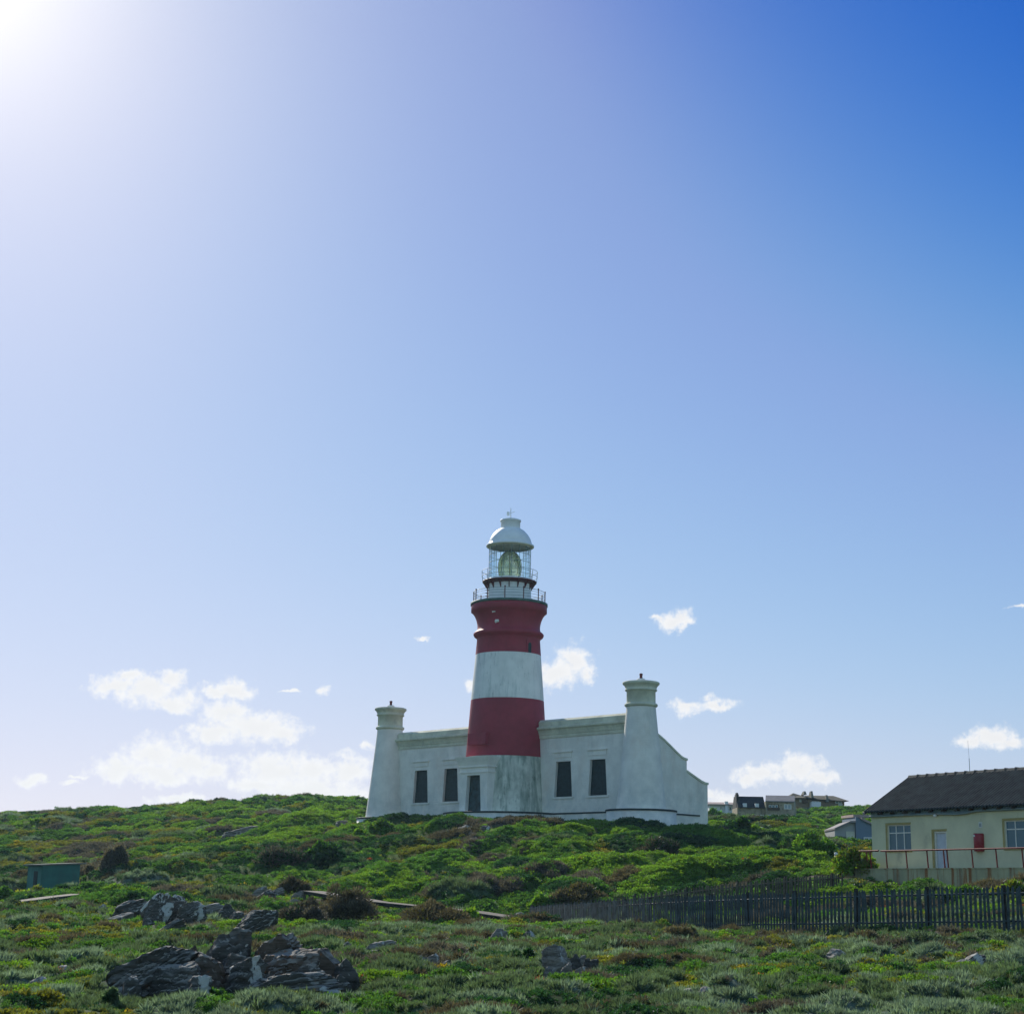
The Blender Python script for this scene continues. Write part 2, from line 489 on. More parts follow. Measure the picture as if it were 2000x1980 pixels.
def _hash(ix, iy, iz, seed):
    h = (ix.astype(np.int64) * 374761393 + iy.astype(np.int64) * 668265263 + iz.astype(np.int64) * 2147483647 + seed * 974634777) & 0xFFFFFFFF
    h = ((h ^ (h >> 13)) * 1274126177) & 0xFFFFFFFF
    h = h ^ (h >> 16)
    return (h & 0xFFFF) / 65535.0


def vnoise(p, seed=0):
    """value noise on (n,3) points, 0..1"""
    i = np.floor(p).astype(np.int64)
    f = p - i
    f = f * f * (3 - 2 * f)
    r = 0
    for dx in (0, 1):
        wx = f[:, 0] if dx else 1 - f[:, 0]
        for dy in (0, 1):
            wy = f[:, 1] if dy else 1 - f[:, 1]
            for dz in (0, 1):
                wz = f[:, 2] if dz else 1 - f[:, 2]
                r = r + wx * wy * wz * _hash(i[:, 0] + dx, i[:, 1] + dy, i[:, 2] + dz, seed)
    return r


def fbm(p, oct=4, seed=0):
    a, s, t = 1.0, 0.0, 0.0
    q = p.copy()
    for k in range(oct):
        s = s + a * vnoise(q, seed + k)
        t += a
        a *= 0.5
        q = q * 2.03 + 7.1
    return s / t


def p2(X, Y, sc):
    return np.stack([np.asarray(X, float) * sc, np.asarray(Y, float) * sc, np.zeros(len(X))], 1)


# ------------------------------------------------------------------ terrain
CTRL = []
for px, py, Y in [(0, 1990, 22), (1000, 1990, 22), (2000, 1990, 22), (0, 1908, 32), (1000, 1905, 32), (2000, 1915, 32),
                  (0, 1850, 44), (500, 1850, 43), (1000, 1858, 45), (1500, 1866, 42), (2000, 1862, 42),
                  (330, 1795, 60), (0, 1792, 60), (700, 1810, 60), (1000, 1822, 60), (1250, 1826, 60), (1543, 1822, 57), (1800, 1819, 54), (2000, 1817, 52),
                  (1040, 1812, 78), (700, 1783, 80), (300, 1762, 80), (0, 1768, 80),
                  (1250, 1806, 68), (80, 1744, 107), (0, 1710, 130), (0, 1650, 170), (0, 1596, 230), (-150, 1600, 230),
                  (300, 1706, 115), (300, 1645, 165), (300, 1582, 230), (480, 1568, 230), (600, 1559, 230), (720, 1566, 225),
                  (600, 1710, 105), (600, 1650, 135), (560, 1604, 165), (690, 1622, 149), (780, 1614, 144), (430, 1612, 185),
                  (870, 1612, 135), (990, 1612, 133), (1150, 1612, 127), (1300, 1622, 121), (1380, 1628, 125),
                  (900, 1684, 110), (900, 1745, 92), (1200, 1684, 105), (1200, 1752, 88), (1400, 1684, 100), (1400, 1744, 88), (1500, 1664, 107), (1600, 1694, 92), (1640, 1715, 83),
                  (1450, 1644, 135), (1500, 1630, 150), (1400, 1606, 190), (1410, 1600, 265), (1500, 1618, 228), (1600, 1586, 260), (1660, 1584, 265), (1600, 1584, 285), (1670, 1652, 150), (1740, 1640, 160),
                  (1032, 1806, 82.5), (925, 1792, 85), (830, 1784, 87), (740, 1776, 88.5), (610, 1752, 93), (60, 1766, 84),
                  (1500, 1800, 66), (1700, 1792, 66), (1850, 1752, 76), (1750, 1754, 78), (1670, 1756, 80), (2000, 1732, 72), (1240, 1798, 80), (1394, 1780, 80), (1520, 1768, 80.6), (1580, 1764, 81), (2080, 1722, 70), (2300, 1730, 70), (2300, 1830, 50), (-300, 1840, 50), (-300, 1770, 90)]:
    p = at(px, py, Y)
    CTRL.append((p[0], p[1], p[2] - (0.10 if Y < 50 else 0.22 if Y < 118 else 0.45)))
CTRL += [(0, -30, -0.3), (-40, -30, -0.3), (40, -30, -0.2), (0, 5, -0.1), (-25, 10, -0.2), (25, 10, -0.1),
         (28, 95, 2.6), (36, 88, 2.6), (40, 110, 3.4), (24, 85, 2.0), (-20, 170, 8.4), (0, 160, 8.3), (10, 150, 8.2), (-8, 150, 8.3), (25, 170, 7.4),
         (0, 205, 8.5), (-20, 280, 12), (-60, 290, 11), (-90, 290, 9), (20, 260, 11), (40, 330, 14), (90, 300, 15), (90, 200, 10), (80, 120, 5), (60, 60, 2),
         (-90, 170, 6), (-70, 110, 2), (-60, 60, 1), (0, 330, 9), (-90, 330, 8)]
CTRL = np.array(CTRL)


def _tps(C):
    n = len(C)
    d2 = ((C[:, None, :2] - C[None, :, :2]) ** 2).sum(2) / 1e4
    K = np.where(d2 > 0, d2 * np.log(np.maximum(d2, 1e-12)), 0)
    K += np.eye(n) * 0.0008
    P = np.concatenate([np.ones((n, 1)), C[:, :2] / 100], 1)
    A = np.zeros((n + 3, n + 3))
    A[:n, :n], A[:n, n:], A[n:, :n] = K, P, P.T
    return np.linalg.solve(A, np.concatenate([C[:, 2], np.zeros(3)]))


_W = _tps(CTRL)


def base_z(X, Y):
    X = np.atleast_1d(np.asarray(X, float)).ravel()
    Y = np.atleast_1d(np.asarray(Y, float)).ravel()
    out = np.empty(len(X))
    for i in range(0, len(X), 20000):
        x, y = X[i:i + 20000], Y[i:i + 20000]
        d2 = ((x[:, None] - CTRL[None, :, 0]) ** 2 + (y[:, None] - CTRL[None, :, 1]) ** 2) / 1e4
        K = np.where(d2 > 0, d2 * np.log(np.maximum(d2, 1e-12)), 0)
        out[i:i + 20000] = K @ _W[:-3] + _W[-3] + _W[-2] * x / 100 + _W[-1] * y / 100
    # away from the surveyed area the land settles to a low coastal plain
    far = np.maximum(np.maximum(np.abs(X) - 100, Y - 330), -30 - Y) / 120.0
    w = np.clip(1 - far, 0, 1)
    w = w * w * (3 - 2 * w)
    und = 5.0 * fbm(p2(X, Y, 0.006), 3, 5) - 2.5
    return np.clip(out, -3, 22) * w + und * (1 - w)


def gz(X, Y):
    return float(base_z([X], [Y])[0])


def lift_at(Y):
    return float(np.interp(Y, [20, 50, 118, 250], [0.16, 0.20, 0.30, 0.5]))


def ground_hit(px, py, lift=None):
    """where the sight line through a pixel meets the land"""
    d = ray(px, py)
    d = d / d[1]
    Ys = np.arange(16, 320, 0.25)
    Z = CAMZ + d[2] * Ys
    h = base_z(d[0] * Ys, Ys) + (np.interp(Ys, [20, 50, 118, 250], [0.16, 0.20, 0.30, 0.5]) if lift is None else lift)
    k = np.argmax(Z < h)
    if Z[k] >= h[k]:
        k = len(Ys) - 1
    Y = Ys[k]
    return np.array([d[0] * Y, Y, gz(d[0] * Y, Y)])


# lighthouse and house frames (used to keep plants out of the buildings)
LH = np.array([-0.098, 145.0, 0.0])
LH_ROT = rad(-46)
LX = np.array([math.cos(LH_ROT), math.sin(LH_ROT)])
LY = np.array([-math.sin(LH_ROT), math.cos(LH_ROT)])
HS = np.array([19.727, 90.0, 3.33])
HX = np.array([0.51, -0.86]) / math.hypot(0.51, 0.86)
HY = np.array([-HX[1], HX[0]])
HROT = math.atan2(HX[1], HX[0])


def blocked(X, Y, m=0.0):
    """True inside buildings, terraces and the sandy strips"""
    X, Y = np.asarray(X, float), np.asarray(Y, float)
    dx, dy = X - LH[0], Y - LH[1]
    lx, ly = dx * LX[0] + dy * LX[1], dx * LY[0] + dy * LY[1]
    b = (lx > -17.8 - m) & (lx < 16.2 + m) & (ly > 0 - m) & (ly < 9.2 + m)
    b |= (lx ** 2 + ly ** 2 < (5.7 + m) ** 2)
    b |= ((lx - 15.05) ** 2 + (ly - .75) ** 2 < (3.2 + m) ** 2) | ((lx + 16.9) ** 2 + (ly - .75) ** 2 < (3.2 + m) ** 2)
    dx, dy = X - HS[0], Y - HS[1]
    lx, ly = dx * HX[0] + dy * HX[1], dx * HY[0] + dy * HY[1]
    b |= (lx > -0.6 - m) & (lx < 18 + m) & (ly > -2.1 - m) & (ly < 7.5 + m)
    return b


# fan shaped grid: fine where the camera looks, coarse to the horizon, one sheet
K_D = np.arange(-0.37, 0.37001, 0.0009)
K_E = np.array([0.4, 0.46, 0.55, 0.7, 1.0, 1.6, 3.0, 6.0, 14.0, 40.0])
KS = np.concatenate([-K_E[::-1], K_D, K_E])
Y_D = [14.0]
while Y_D[-1] < 330:
    Y_D.append(Y_D[-1] + 0.0095 * Y_D[-1])
YS = np.concatenate([[-400, -150, -60, -37, -20, -8, 0, 6, 10], Y_D, [345, 370, 410, 480, 600, 900, 1600, 2600, 4000]])
WID = np.maximum(YS + 40, 12)
GX = KS[None, :] * WID[:, None]
GX = np.sign(GX) * np.minimum(np.abs(GX), 4000 + 8 * np.abs(KS)[None, :])
GY = np.repeat(YS[:, None], len(KS), 1)
NR, NC = GX.shape
GZ = base_z(GX.ravel(), GY.ravel()).reshape(NR, NC)
OUT = (np.abs(GX) > 600) | (GY > 600) | (GY < -200)
GZ[OUT] = np.minimum(GZ[OUT], 0.0)
ROUGH = np.zeros((NR, NC))         # small unevenness of the canopy
CUSH = np.zeros((NR, NC))          # canopy height of the low shrubs
SPEC = np.full((NR, NC), -1, dtype=np.int32)

# species: name -> base colour of leaves
SPECIES = [('bright', (0.130, 0.230, 0.020)), ('mid', (0.072, 0.160, 0.024)), ('dark', (0.025, 0.070, 0.022)), ('olive', (0.150, 0.155, 0.020)),
           ('greygreen', (0.092, 0.138, 0.076)), ('silver', (0.150, 0.210, 0.165)), ('brown', (0.088, 0.074, 0.050)), ('twig', (0.090, 0.080, 0.076))]
SCOL = np.array([c for _, c in SPECIES])


def pick_species(X, Y, n1, n2, u):
    """species index from distance, patch noise and chance"""
    near = np.clip((72 - Y) / 12, 0, 1)
    wh = np.array([0.38, 0.28, 0.12, 0.10, 0.03, 0.01, 0.04, 0.07])
    wn = np.array([0.08, 0.16, 0.10, 0.22, 0.19, 0.10, 0.10, 0.05])
    W = near[:, None] * wn + (1 - near)[:, None] * wh
    # left slope beyond the shed is more olive and brown, meadow before it silvery
    lft = np.clip((-X / np.maximum(Y, 1) - 0.08) / 0.1, 0, 1) * (1 - near)
    W = W + lft[:, None] * np.array([-0.12, 0, 0.03, 0.10, 0.05, 0.03, 0.05, 0.02])
    W[:, [0, 3]] *= (0.25 + 1.6 * n1)[:, None]
    W[:, [6, 7]] *= (0.1 + 2.4 * n2 ** 2)[:, None]
    W[:, [4, 5]] *= (0.35 + 1.5 * (1 - n1))[:, None]
    W = np.maximum(W, 0.001)
    Cm = np.cumsum(W, 1)
    Cm /= Cm[:, -1:]
    return (u[:, None] > Cm).sum(1).clip(0, 7)


def fan_points(n, y0, y1, kmax=0.36, pw=2.0):
    """random points in the viewed sector, even per square metre"""
    Y = (y0 ** pw + RNG.random(n) * (y1 ** pw - y0 ** pw)) ** (1 / pw)
    X = (RNG.random(n) * 2 - 1) * (kmax * Y + 1.0)
    return X, Y


ROCK_ZONES = []                    # (x, y, r) filled by the rocks, used by the cover


BILLOWS = [  # px, py, half width px, height m, species: the big smooth shrub masses of the mound
    (1080, 1668, 95, 1.3, 0), (930, 1660, 80, 1.1, 1), (1180, 1700, 90, 1.3, 0), (1010, 1700, 75, 1.0, 1), (860, 1690, 80, 1.2, 1),
    (1290, 1720, 95, 1.3, 0), (1400, 1700, 80, 1.1, 1), (1240, 1655, 80, 1.1, 2), (780, 1660, 75, 1.2, 0), (760, 1710, 70, 1.0, 1),
    (950, 1725, 70, 0.9, 0), (1120, 1740, 70, 0.9, 1), (680, 1655, 80, 1.2, 1), (560, 1640, 80, 1.1, 0), (460, 1680, 80, 1.0, 3),
    (1500, 1690, 80, 0.9, 0), (1340, 1650, 70, 1.0, 2), (1060, 1712, 55, 0.9, 7), (1150, 1725, 50, 0.8, 7), (960, 1690, 45, 0.9, 7), (1215, 1730, 40, 0.7, 6), (880, 1730, 45, 0.7, 7), (1110, 1690, 40, 1.0, 7), (700, 1690, 60, 0.9, 2),
    (300, 1650, 90, 1.1, 1), (150, 1660, 90, 1.1, 0), (400, 1630, 80, 1.0, 0), (60, 1640, 80, 1.0, 1), (250, 1610, 80, 1.0, 1), (520, 1600, 80, 1.0, 0)]


def raster_cushions():
    for (px, py, hw, H, s) in BILLOWS:
        g = ground_hit(px, py)
        R = hw * g[1] / 3200
        d2 = ((GX - g[0]) / R) ** 2 + ((GY - g[1]) / (R * 1.15)) ** 2
        m = (d2 < 1) & ~blocked(GX.ravel(), GY.ravel(), 2.5).reshape(GX.shape)
        wob = 0.75 + 0.5 * fbm(p2(GX[m], GY[m], 0.5), 3, 21)
        CUSH[m] = np.maximum(CUSH[m], H * np.sqrt(1 - d2[m]) * wob)
        SPEC[m] = s
    for (n, y0, y1, r0, r1) in [(4200, 15, 62, 0.18, 0.75), (2300, 58, 118, 0.35, 1.5), (6500, 112, 300, 0.6, 2.4)]:
        X, Y = fan_points(n, y0, y1)
        n1 = fbm(p2(X, Y, 0.055), 3, 1)
        n1 = np.clip((n1 - 0.3) / 0.4, 0, 1)
        n2 = np.clip((fbm(p2(X, Y, 0.07), 3, 31) - 0.3) / 0.4, 0, 1)
        u = np.clip(fbm(p2(X, Y, 0.14), 2, 91) * 1.7 - 0.35 + 0.35 * (RNG.random(n) - 0.5), 0, 0.999)
        sp = pick_species(X, Y, n1, n2, np.where(Y > 70, u, RNG.random(n)))
        r = r0 + (r1 - r0) * RNG.random(n) ** 2.0
        hh = r * (0.34 + 0.46 * RNG.random(n))
        hh = np.where(sp == 3, hh * 0.6, hh)
        hh = np.where(Y < 70, np.minimum(hh, 0.36), hh)
        hh = np.where(Y > 112, np.minimum(hh * 1.15, 1.2), hh)
        hh = np.where(blocked(X, Y, 4.0), np.minimum(hh, 0.35), hh)
        bl = blocked(X, Y, 0.3)
        asp = 0.75 + 0.6 * RNG.random(n)
        for i in range(n):
            if bl[i]:
                continue
            x, y, R, H = X[i], Y[i], r[i], hh[i]
            if any((x - a) ** 2 + ((y - b) * 0.7) ** 2 < (c * 0.8 + R * 0.8) ** 2 for a, b, c in ROCK_ZONES):
                continue
            a = np.searchsorted(YS, y - R)
            b = np.searchsorted(YS, y + R)
            w = y + 40
            c0 = np.searchsorted(KS, (x - R * 1.4) / w)
            c1 = np.searchsorted(KS, (x + R * 1.4) / w)
            if b <= a or c1 <= c0:
                continue
            sx, sy = GX[a:b, c0:c1], GY[a:b, c0:c1]
            d = ((sx - x) / (R * asp[i])) ** 2 + ((sy - y) / R) ** 2
            h = H * np.sqrt(np.maximum(0, 1 - d))
            if y > 70:
                h = np.where((d < 1) & (CUSH[a:b, c0:c1] > 0.5), CUSH[a:b, c0:c1] + h * 0.22 * (d < 1), h)
            cur = CUSH[a:b, c0:c1]
            m = h > cur
            cur[m] = h[m]
            SPEC[a:b, c0:c1][m & ((cur < 0.7) | (H > 0.55) | (y < 70))] = sp[i]


def cell(X, Y):
    ri = np.clip(np.searchsorted(YS, Y) - 1, 0, NR - 1)
    ci = np.clip(np.searchsorted(KS, X / np.maximum(Y + 40, 12)), 1, NC - 2)
    return ri, ci


def surf_z(X, Y):
    """land plus canopy, bilinear enough"""
    X, Y = np.atleast_1d(np.asarray(X, float)), np.atleast_1d(np.asarray(Y, float))
    ri, ci = cell(X, Y)
    return base_z(X, Y) + CUSH[ri, ci] * 0.85


def make_ground():
    ins = (GY > 12) & (GY < 335) & (np.abs(GX) < 0.37 * (GY + 40))
    bl = blocked(GX.ravel(), GY.ravel(), 0.4).reshape(NR, NC)
    ROUGH[:] = np.where(ins & ~bl, (fbm(p2(GX.ravel(), GY.ravel(), 0.9), 3, 9).reshape(NR, NC) - 0.5) * np.clip(GY / 80, 0.1, 0.45), 0)
    Z = GZ + CUSH * 0.8 + ROUGH
    V = np.stack([GX, GY, Z], 2).reshape(-1, 3)
    idx = np.arange(NR * NC).reshape(NR, NC)
    Fq = np.stack([idx[:-1, :-1], idx[:-1, 1:], idx[1:, 1:], idx[1:, :-1]], 2).reshape(-1, 4)
    m, nt = new_mat('scrubland_soil')
    oc = N(nt, 'ShaderNodeTexCoord').outputs['Object']
    a = N(nt, 'ShaderNodeTexNoise', ins={'Vector': oc, 'Scale': 0.6, 'Detail': 8.0, 'Roughness': 0.7}).outputs[0]
    b = N(nt, 'ShaderNodeTexNoise', ins={'Vector': oc, 'Scale': 5.0, 'Detail': 6.0, 'Roughness': 0.7}).outputs[0]
    col = mixc(nt, mapr(nt, a, 0.35, 0.65), (0.020, 0.034, 0.011, 1), (0.050, 0.060, 0.020, 1))
    col = mixc(nt, mapr(nt, b, 0.45, 0.7), col, (0.055, 0.045, 0.026, 1))
    c = N(nt, 'ShaderNodeTexNoise', ins={'Vector': oc, 'Scale': 0.16, 'Detail': 5.0, 'Roughness': 0.7}).outputs[0]
    va = N(nt, 'ShaderNodeAttribute', attribute_type='GEOMETRY', attribute_name='col')
    col = mixc(nt, math_(nt, 'MULTIPLY', va.outputs['Alpha'], mapr(nt, b, 0.25, 0.6)), col, va.outputs['Color'])
    col = mixc(nt, math_(nt, 'MULTIPLY', mapr(nt, c, 0.62, 0.70), mapr(nt, b, 0.4, 0.55)), col, (0.20, 0.16, 0.11, 1))
    bs = N(nt, 'ShaderNodeBsdfPrincipled', ins={'Base Color': col, 'Roughness': 0.95, 'Specular IOR Level': 0.05})
    nt.links.new(bs.outputs[0], N(nt, 'ShaderNodeOutputMaterial').inputs[0])
    me = fast_mesh('ground', V, Fq, m, True)
    gc = np.concatenate([SCOL[np.maximum(SPEC, 0)] * 0.75, (SPEC >= 0).astype(float)[..., None]], 2)
    at_ = me.attributes.new('col', 'FLOAT_COLOR', 'POINT')
    at_.data.foreach_set('color', gc.astype(np.float32).ravel())
    o = link('ground', me)
    o['kind'] = 'structure'
    return o


# ------------------------------------------------------------------ foliage
def leaf_quads(P, D, L, W, rng):
    """diamond leaves at points P pointing along D"""
    n = len(P)
    D = D / np.maximum(np.linalg.norm(D, axis=1, keepdims=True), 1e-6)
    R = rng.normal(size=(n, 3))
    S = np.cross(D, R)
    S /= np.maximum(np.linalg.norm(S, axis=1, keepdims=True), 1e-6)
    L = np.asarray(L).reshape(-1, 1)
    W = np.asarray(W).reshape(-1, 1)
    mid = P + D * L * 0.45
    V = np.stack([P, mid + S * W * 0.5, P + D * L, mid - S * W * 0.5], 1).reshape(-1, 3)
    Fq = np.arange(n * 4).reshape(n, 4)
    return V, Fq


def rnd_dirs(n, rng, up=0.0):
    d = rng.normal(size=(n, 3))
    d /= np.linalg.norm(d, axis=1, keepdims=True)
    if up:
        d[:, 2] = np.abs(d[:, 2])
    return d


def proto(kind, seed):
    rng = np.random.default_rng(seed)
    if kind == 'leafy':
        n = 85
        d = rnd_dirs(n, rng, 1)
        P = d * (0.45 + 0.5 * rng.random((n, 1))) * np.array([1, 1, 0.75])
        D = d * 0.6 + rng.normal(size=(n, 3)) * 0.5 + np.array([0, 0, 0.35])
        V, Fq = leaf_quads(P, D, 0.22 + 0.2 * rng.random(n), 0.15 + 0.12 * rng.random(n), rng)
    elif kind == 'spiky':
        n = 75
        d = rnd_dirs(n, rng, 1)
        P = d * 0.55 * rng.random((n, 1)) * np.array([1, 1, 0.5])
        D = d * np.array([0.7, 0.7, 1.0]) + rng.normal(size=(n, 3)) * 0.2 + np.array([0, 0, 0.5])
        V, Fq = leaf_quads(P, D, 0.5 + 0.5 * rng.random(n), 0.07 + 0.06 * rng.random(n), rng)
    else:
        n = 130
        d = rnd_dirs(n, rng, 1)
        P = d * 0.7 * rng.random((n, 1)) * np.array([1, 1, 0.7])
        D = d + rng.normal(size=(n, 3)) * 0.55 + np.array([0, 0, 0.25])
        V, Fq = leaf_quads(P, D, 0.35 + 0.5 * rng.random(n), 0.05 + 0.07 * rng.random(n), rng)
    me = fast_mesh('%s_clump' % kind, V, Fq, M['leaf_i'])
    return bpy.data.objects.new('%s_clump' % kind, me)


def instancer(name, P, S, rots, cols, protos, label):
    me = bpy.data.meshes.new(name)
    me.vertices.add(len(P))
    me.vertices.foreach_set('co', np.ascontiguousarray(P, dtype=np.float32).ravel())
    for an, typ, key, dat in (('scl', 'FLOAT', 'value', S), ('rot', 'FLOAT_VECTOR', 'vector', rots), ('col', 'FLOAT_COLOR', 'color', cols)):
        a = me.attributes.new(an, typ, 'POINT')
        a.data.foreach_set(key, np.ascontiguousarray(dat, dtype=np.float32).ravel())
    o = link(name, me)
    o['kind'] = 'stuff'
    o['label'] = label
    coll = bpy.data.collections.new(name + '_clumps')
    for p in protos:
        coll.objects.link(p)
    g = bpy.data.node_groups.new(name + '_scatter', 'GeometryNodeTree')
    g.interface.new_socket('Geometry', in_out='INPUT', socket_type='NodeSocketGeometry')
    g.interface.new_socket('Geometry', in_out='OUTPUT', socket_type='NodeSocketGeometry')
    gi, go = g.nodes.new('NodeGroupInput'), g.nodes.new('NodeGroupOutput')
    ci = g.nodes.new('GeometryNodeCollectionInfo')
    ci.inputs['Collection'].default_value = coll
    ci.inputs['Separate Children'].default_value = True
    ci.inputs['Reset Children'].default_value = True
    ip = g.nodes.new('GeometryNodeInstanceOnPoints')
    ip.inputs['Pick Instance'].default_value = True
    sn = g.nodes.new('GeometryNodeInputNamedAttribute')
    sn.data_type = 'FLOAT'
    sn.inputs['Name'].default_value = 'scl'
    rn = g.nodes.new('GeometryNodeInputNamedAttribute')
    rn.data_type = 'FLOAT_VECTOR'
    rn.inputs['Name'].default_value = 'rot'
    e2r = g.nodes.new('FunctionNodeEulerToRotation')
    ri = g.nodes.new('FunctionNodeRandomValue')
    ri.data_type = 'INT'
    for s in ri.inputs:
        if s.type == 'INT' and s.name == 'Max':
            s.default_value = len(protos) - 1
        if s.type == 'INT' and s.name == 'Min':
            s.default_value = 0
    L = g.links.new
    L(gi.outputs[0], ip.inputs['Points'])
    L(ci.outputs[0], ip.inputs['Instance'])
    L(sn.outputs['Attribute'], ip.inputs['Scale'])
    L(rn.outputs['Attribute'], e2r.inputs[0])
    L(e2r.outputs[0], ip.inputs['Rotation'])
    L([s for s in ri.outputs if s.type == 'INT'][0], ip.inputs['Instance Index'])
    L(ip.outputs[0], go.inputs[0])
    md = o.modifiers.new('scatter', 'NODES')
    md.node_group = g
    return o


def make_cover():
    PX, PY, PS = [], [], []
    for (n, y0, y1, s0, s1) in [(52000, 16, 45, 0.07, 0.15), (60000, 42, 100, 0.13, 0.27), (150000, 95, 290, 0.20, 0.44)]:
        X, Y = fan_points(n, y0, y1, 0.355)
        PX.append(X)
        PY.append(Y)
        g = (Y - y0) / (y1 - y0)
        PS.append((s0 + (s1 - s0) * g) * (0.62 + 0.95 * RNG.random(n) ** 1.8))
    # steep sides of the big shrub masses need more leaves per square metre of map
    X, Y = fan_points(140000, 84, 210, 0.33)
    a, b = cell(X, Y)
    k = CUSH[a, b] > 0.40
    PX.append(X[k])
    PY.append(Y[k])
    PS.append((0.20 + 0.0011 * (Y[k] - 84)) * (0.62 + 0.95 * RNG.random(k.sum()) ** 1.8))
    X, Y, S = np.concatenate(PX), np.concatenate(PY), np.concatenate(PS)
    ok = ~blocked(X, Y, 0.05)
    for a, b, c in ROCK_ZONES:
        ok &= ((X - a) ** 2 + (Y - b) ** 2) > (c * 0.62) ** 2
    bare = fbm(p2(X, Y, 0.16), 3, 77)
    ok &= (bare < 0.80) | (RNG.random(len(X)) < 0.4)
    X, Y, S = X[ok], Y[ok], S[ok]
    ri, ci = cell(X, Y)
    sp = SPEC[ri, ci].copy()
    n1 = np.clip((fbm(p2(X, Y, 0.055), 3, 1) - 0.3) / 0.4, 0, 1)
    n2 = np.clip((fbm(p2(X, Y, 0.07), 3, 31) - 0.3) / 0.4, 0, 1)
    q = pick_species(X, Y, n1, n2, np.clip(fbm(p2(X, Y, 0.8), 2, 50) * 1.6 - 0.3 + 0.25 * (RNG.random(len(X)) - 0.5), 0, 0.999))
    sp = np.where((sp < 0) | (RNG.random(len(X)) < 0.06), q, sp)
    fy = np.clip((Y - YS[ri]) / (YS[np.minimum(ri + 1, NR - 1)] - YS[ri]), 0, 1)
    K = X / np.maximum(Y + 40, 12)
    c1 = np.clip(ci, 1, NC - 1)
    fx = np.clip((K - KS[c1 - 1]) / (KS[c1] - KS[c1 - 1]), 0, 1)
    top = CUSH * 0.8 + ROUGH
    r1 = np.minimum(ri + 1, NR - 1)
    Z = base_z(X, Y) + (top[ri, c1 - 1] * (1 - fx) + top[ri, c1] * fx) * (1 - fy) + (top[r1, c1 - 1] * (1 - fx) + top[r1, c1] * fx) * fy - S * 0.12
    # lean the clump with the canopy slope
    c2 = np.clip(ci + 2, 0, NC - 1)
    r2 = np.clip(ri + 1, 0, NR - 1)
    gx = (CUSH[ri, c2] - CUSH[ri, ci]) / np.maximum(GX[ri, c2] - GX[ri, ci], 0.02)
    gy = (CUSH[r2, ci] - CUSH[ri, ci]) / np.maximum(GY[r2, ci] - GY[ri, ci], 0.02)
    rx = np.clip(np.arctan(gy), -0.9, 0.9)
    ry = np.clip(-np.arctan(gx), -0.9, 0.9)
    rots = np.stack([rx, ry, RNG.random(len(X)) * 6.283], 1)
    col = SCOL[sp] * (0.78 + 0.45 * RNG.random((len(X), 1)))
    big = fbm(p2(X, Y, 0.25), 3, 15)[:, None]
    col = col * (0.75 + 0.5 * big)
    fl = RNG.random(len(X))
    col[(fl < 0.02) & (sp == 3)] = (0.33, 0.24, 0.02)
    col[(fl > 0.9995) & (Y < 110)] = (0.35, 0.06, 0.02)
    colA = np.concatenate([col, np.ones((len(X), 1))], 1)
    P = np.stack([X, Y, Z], 1)
    leafy = sp <= 3
    spiky = (sp == 4) | (sp == 5)
    dry = sp >= 6
    for nm, msk, kd, lb in (('leafy_ground_cover', leafy, 'leafy', 'dense low green coastal scrub covering the hill and foreground'),
                            ('silver_ground_cover', spiky, 'spiky', 'grey green and silvery tufted scrub spread over the foreground'),
                            ('dry_ground_cover', dry, 'twiggy', 'brown and grey dry twiggy scrub in patches over the ground')):
        sc_ = S[msk] * (1.25 if kd != 'leafy' else 1.0)
        instancer(nm, P[msk], sc_, rots[msk], colA[msk], [proto(kd, 100 + k) for k in range(4)], lb)


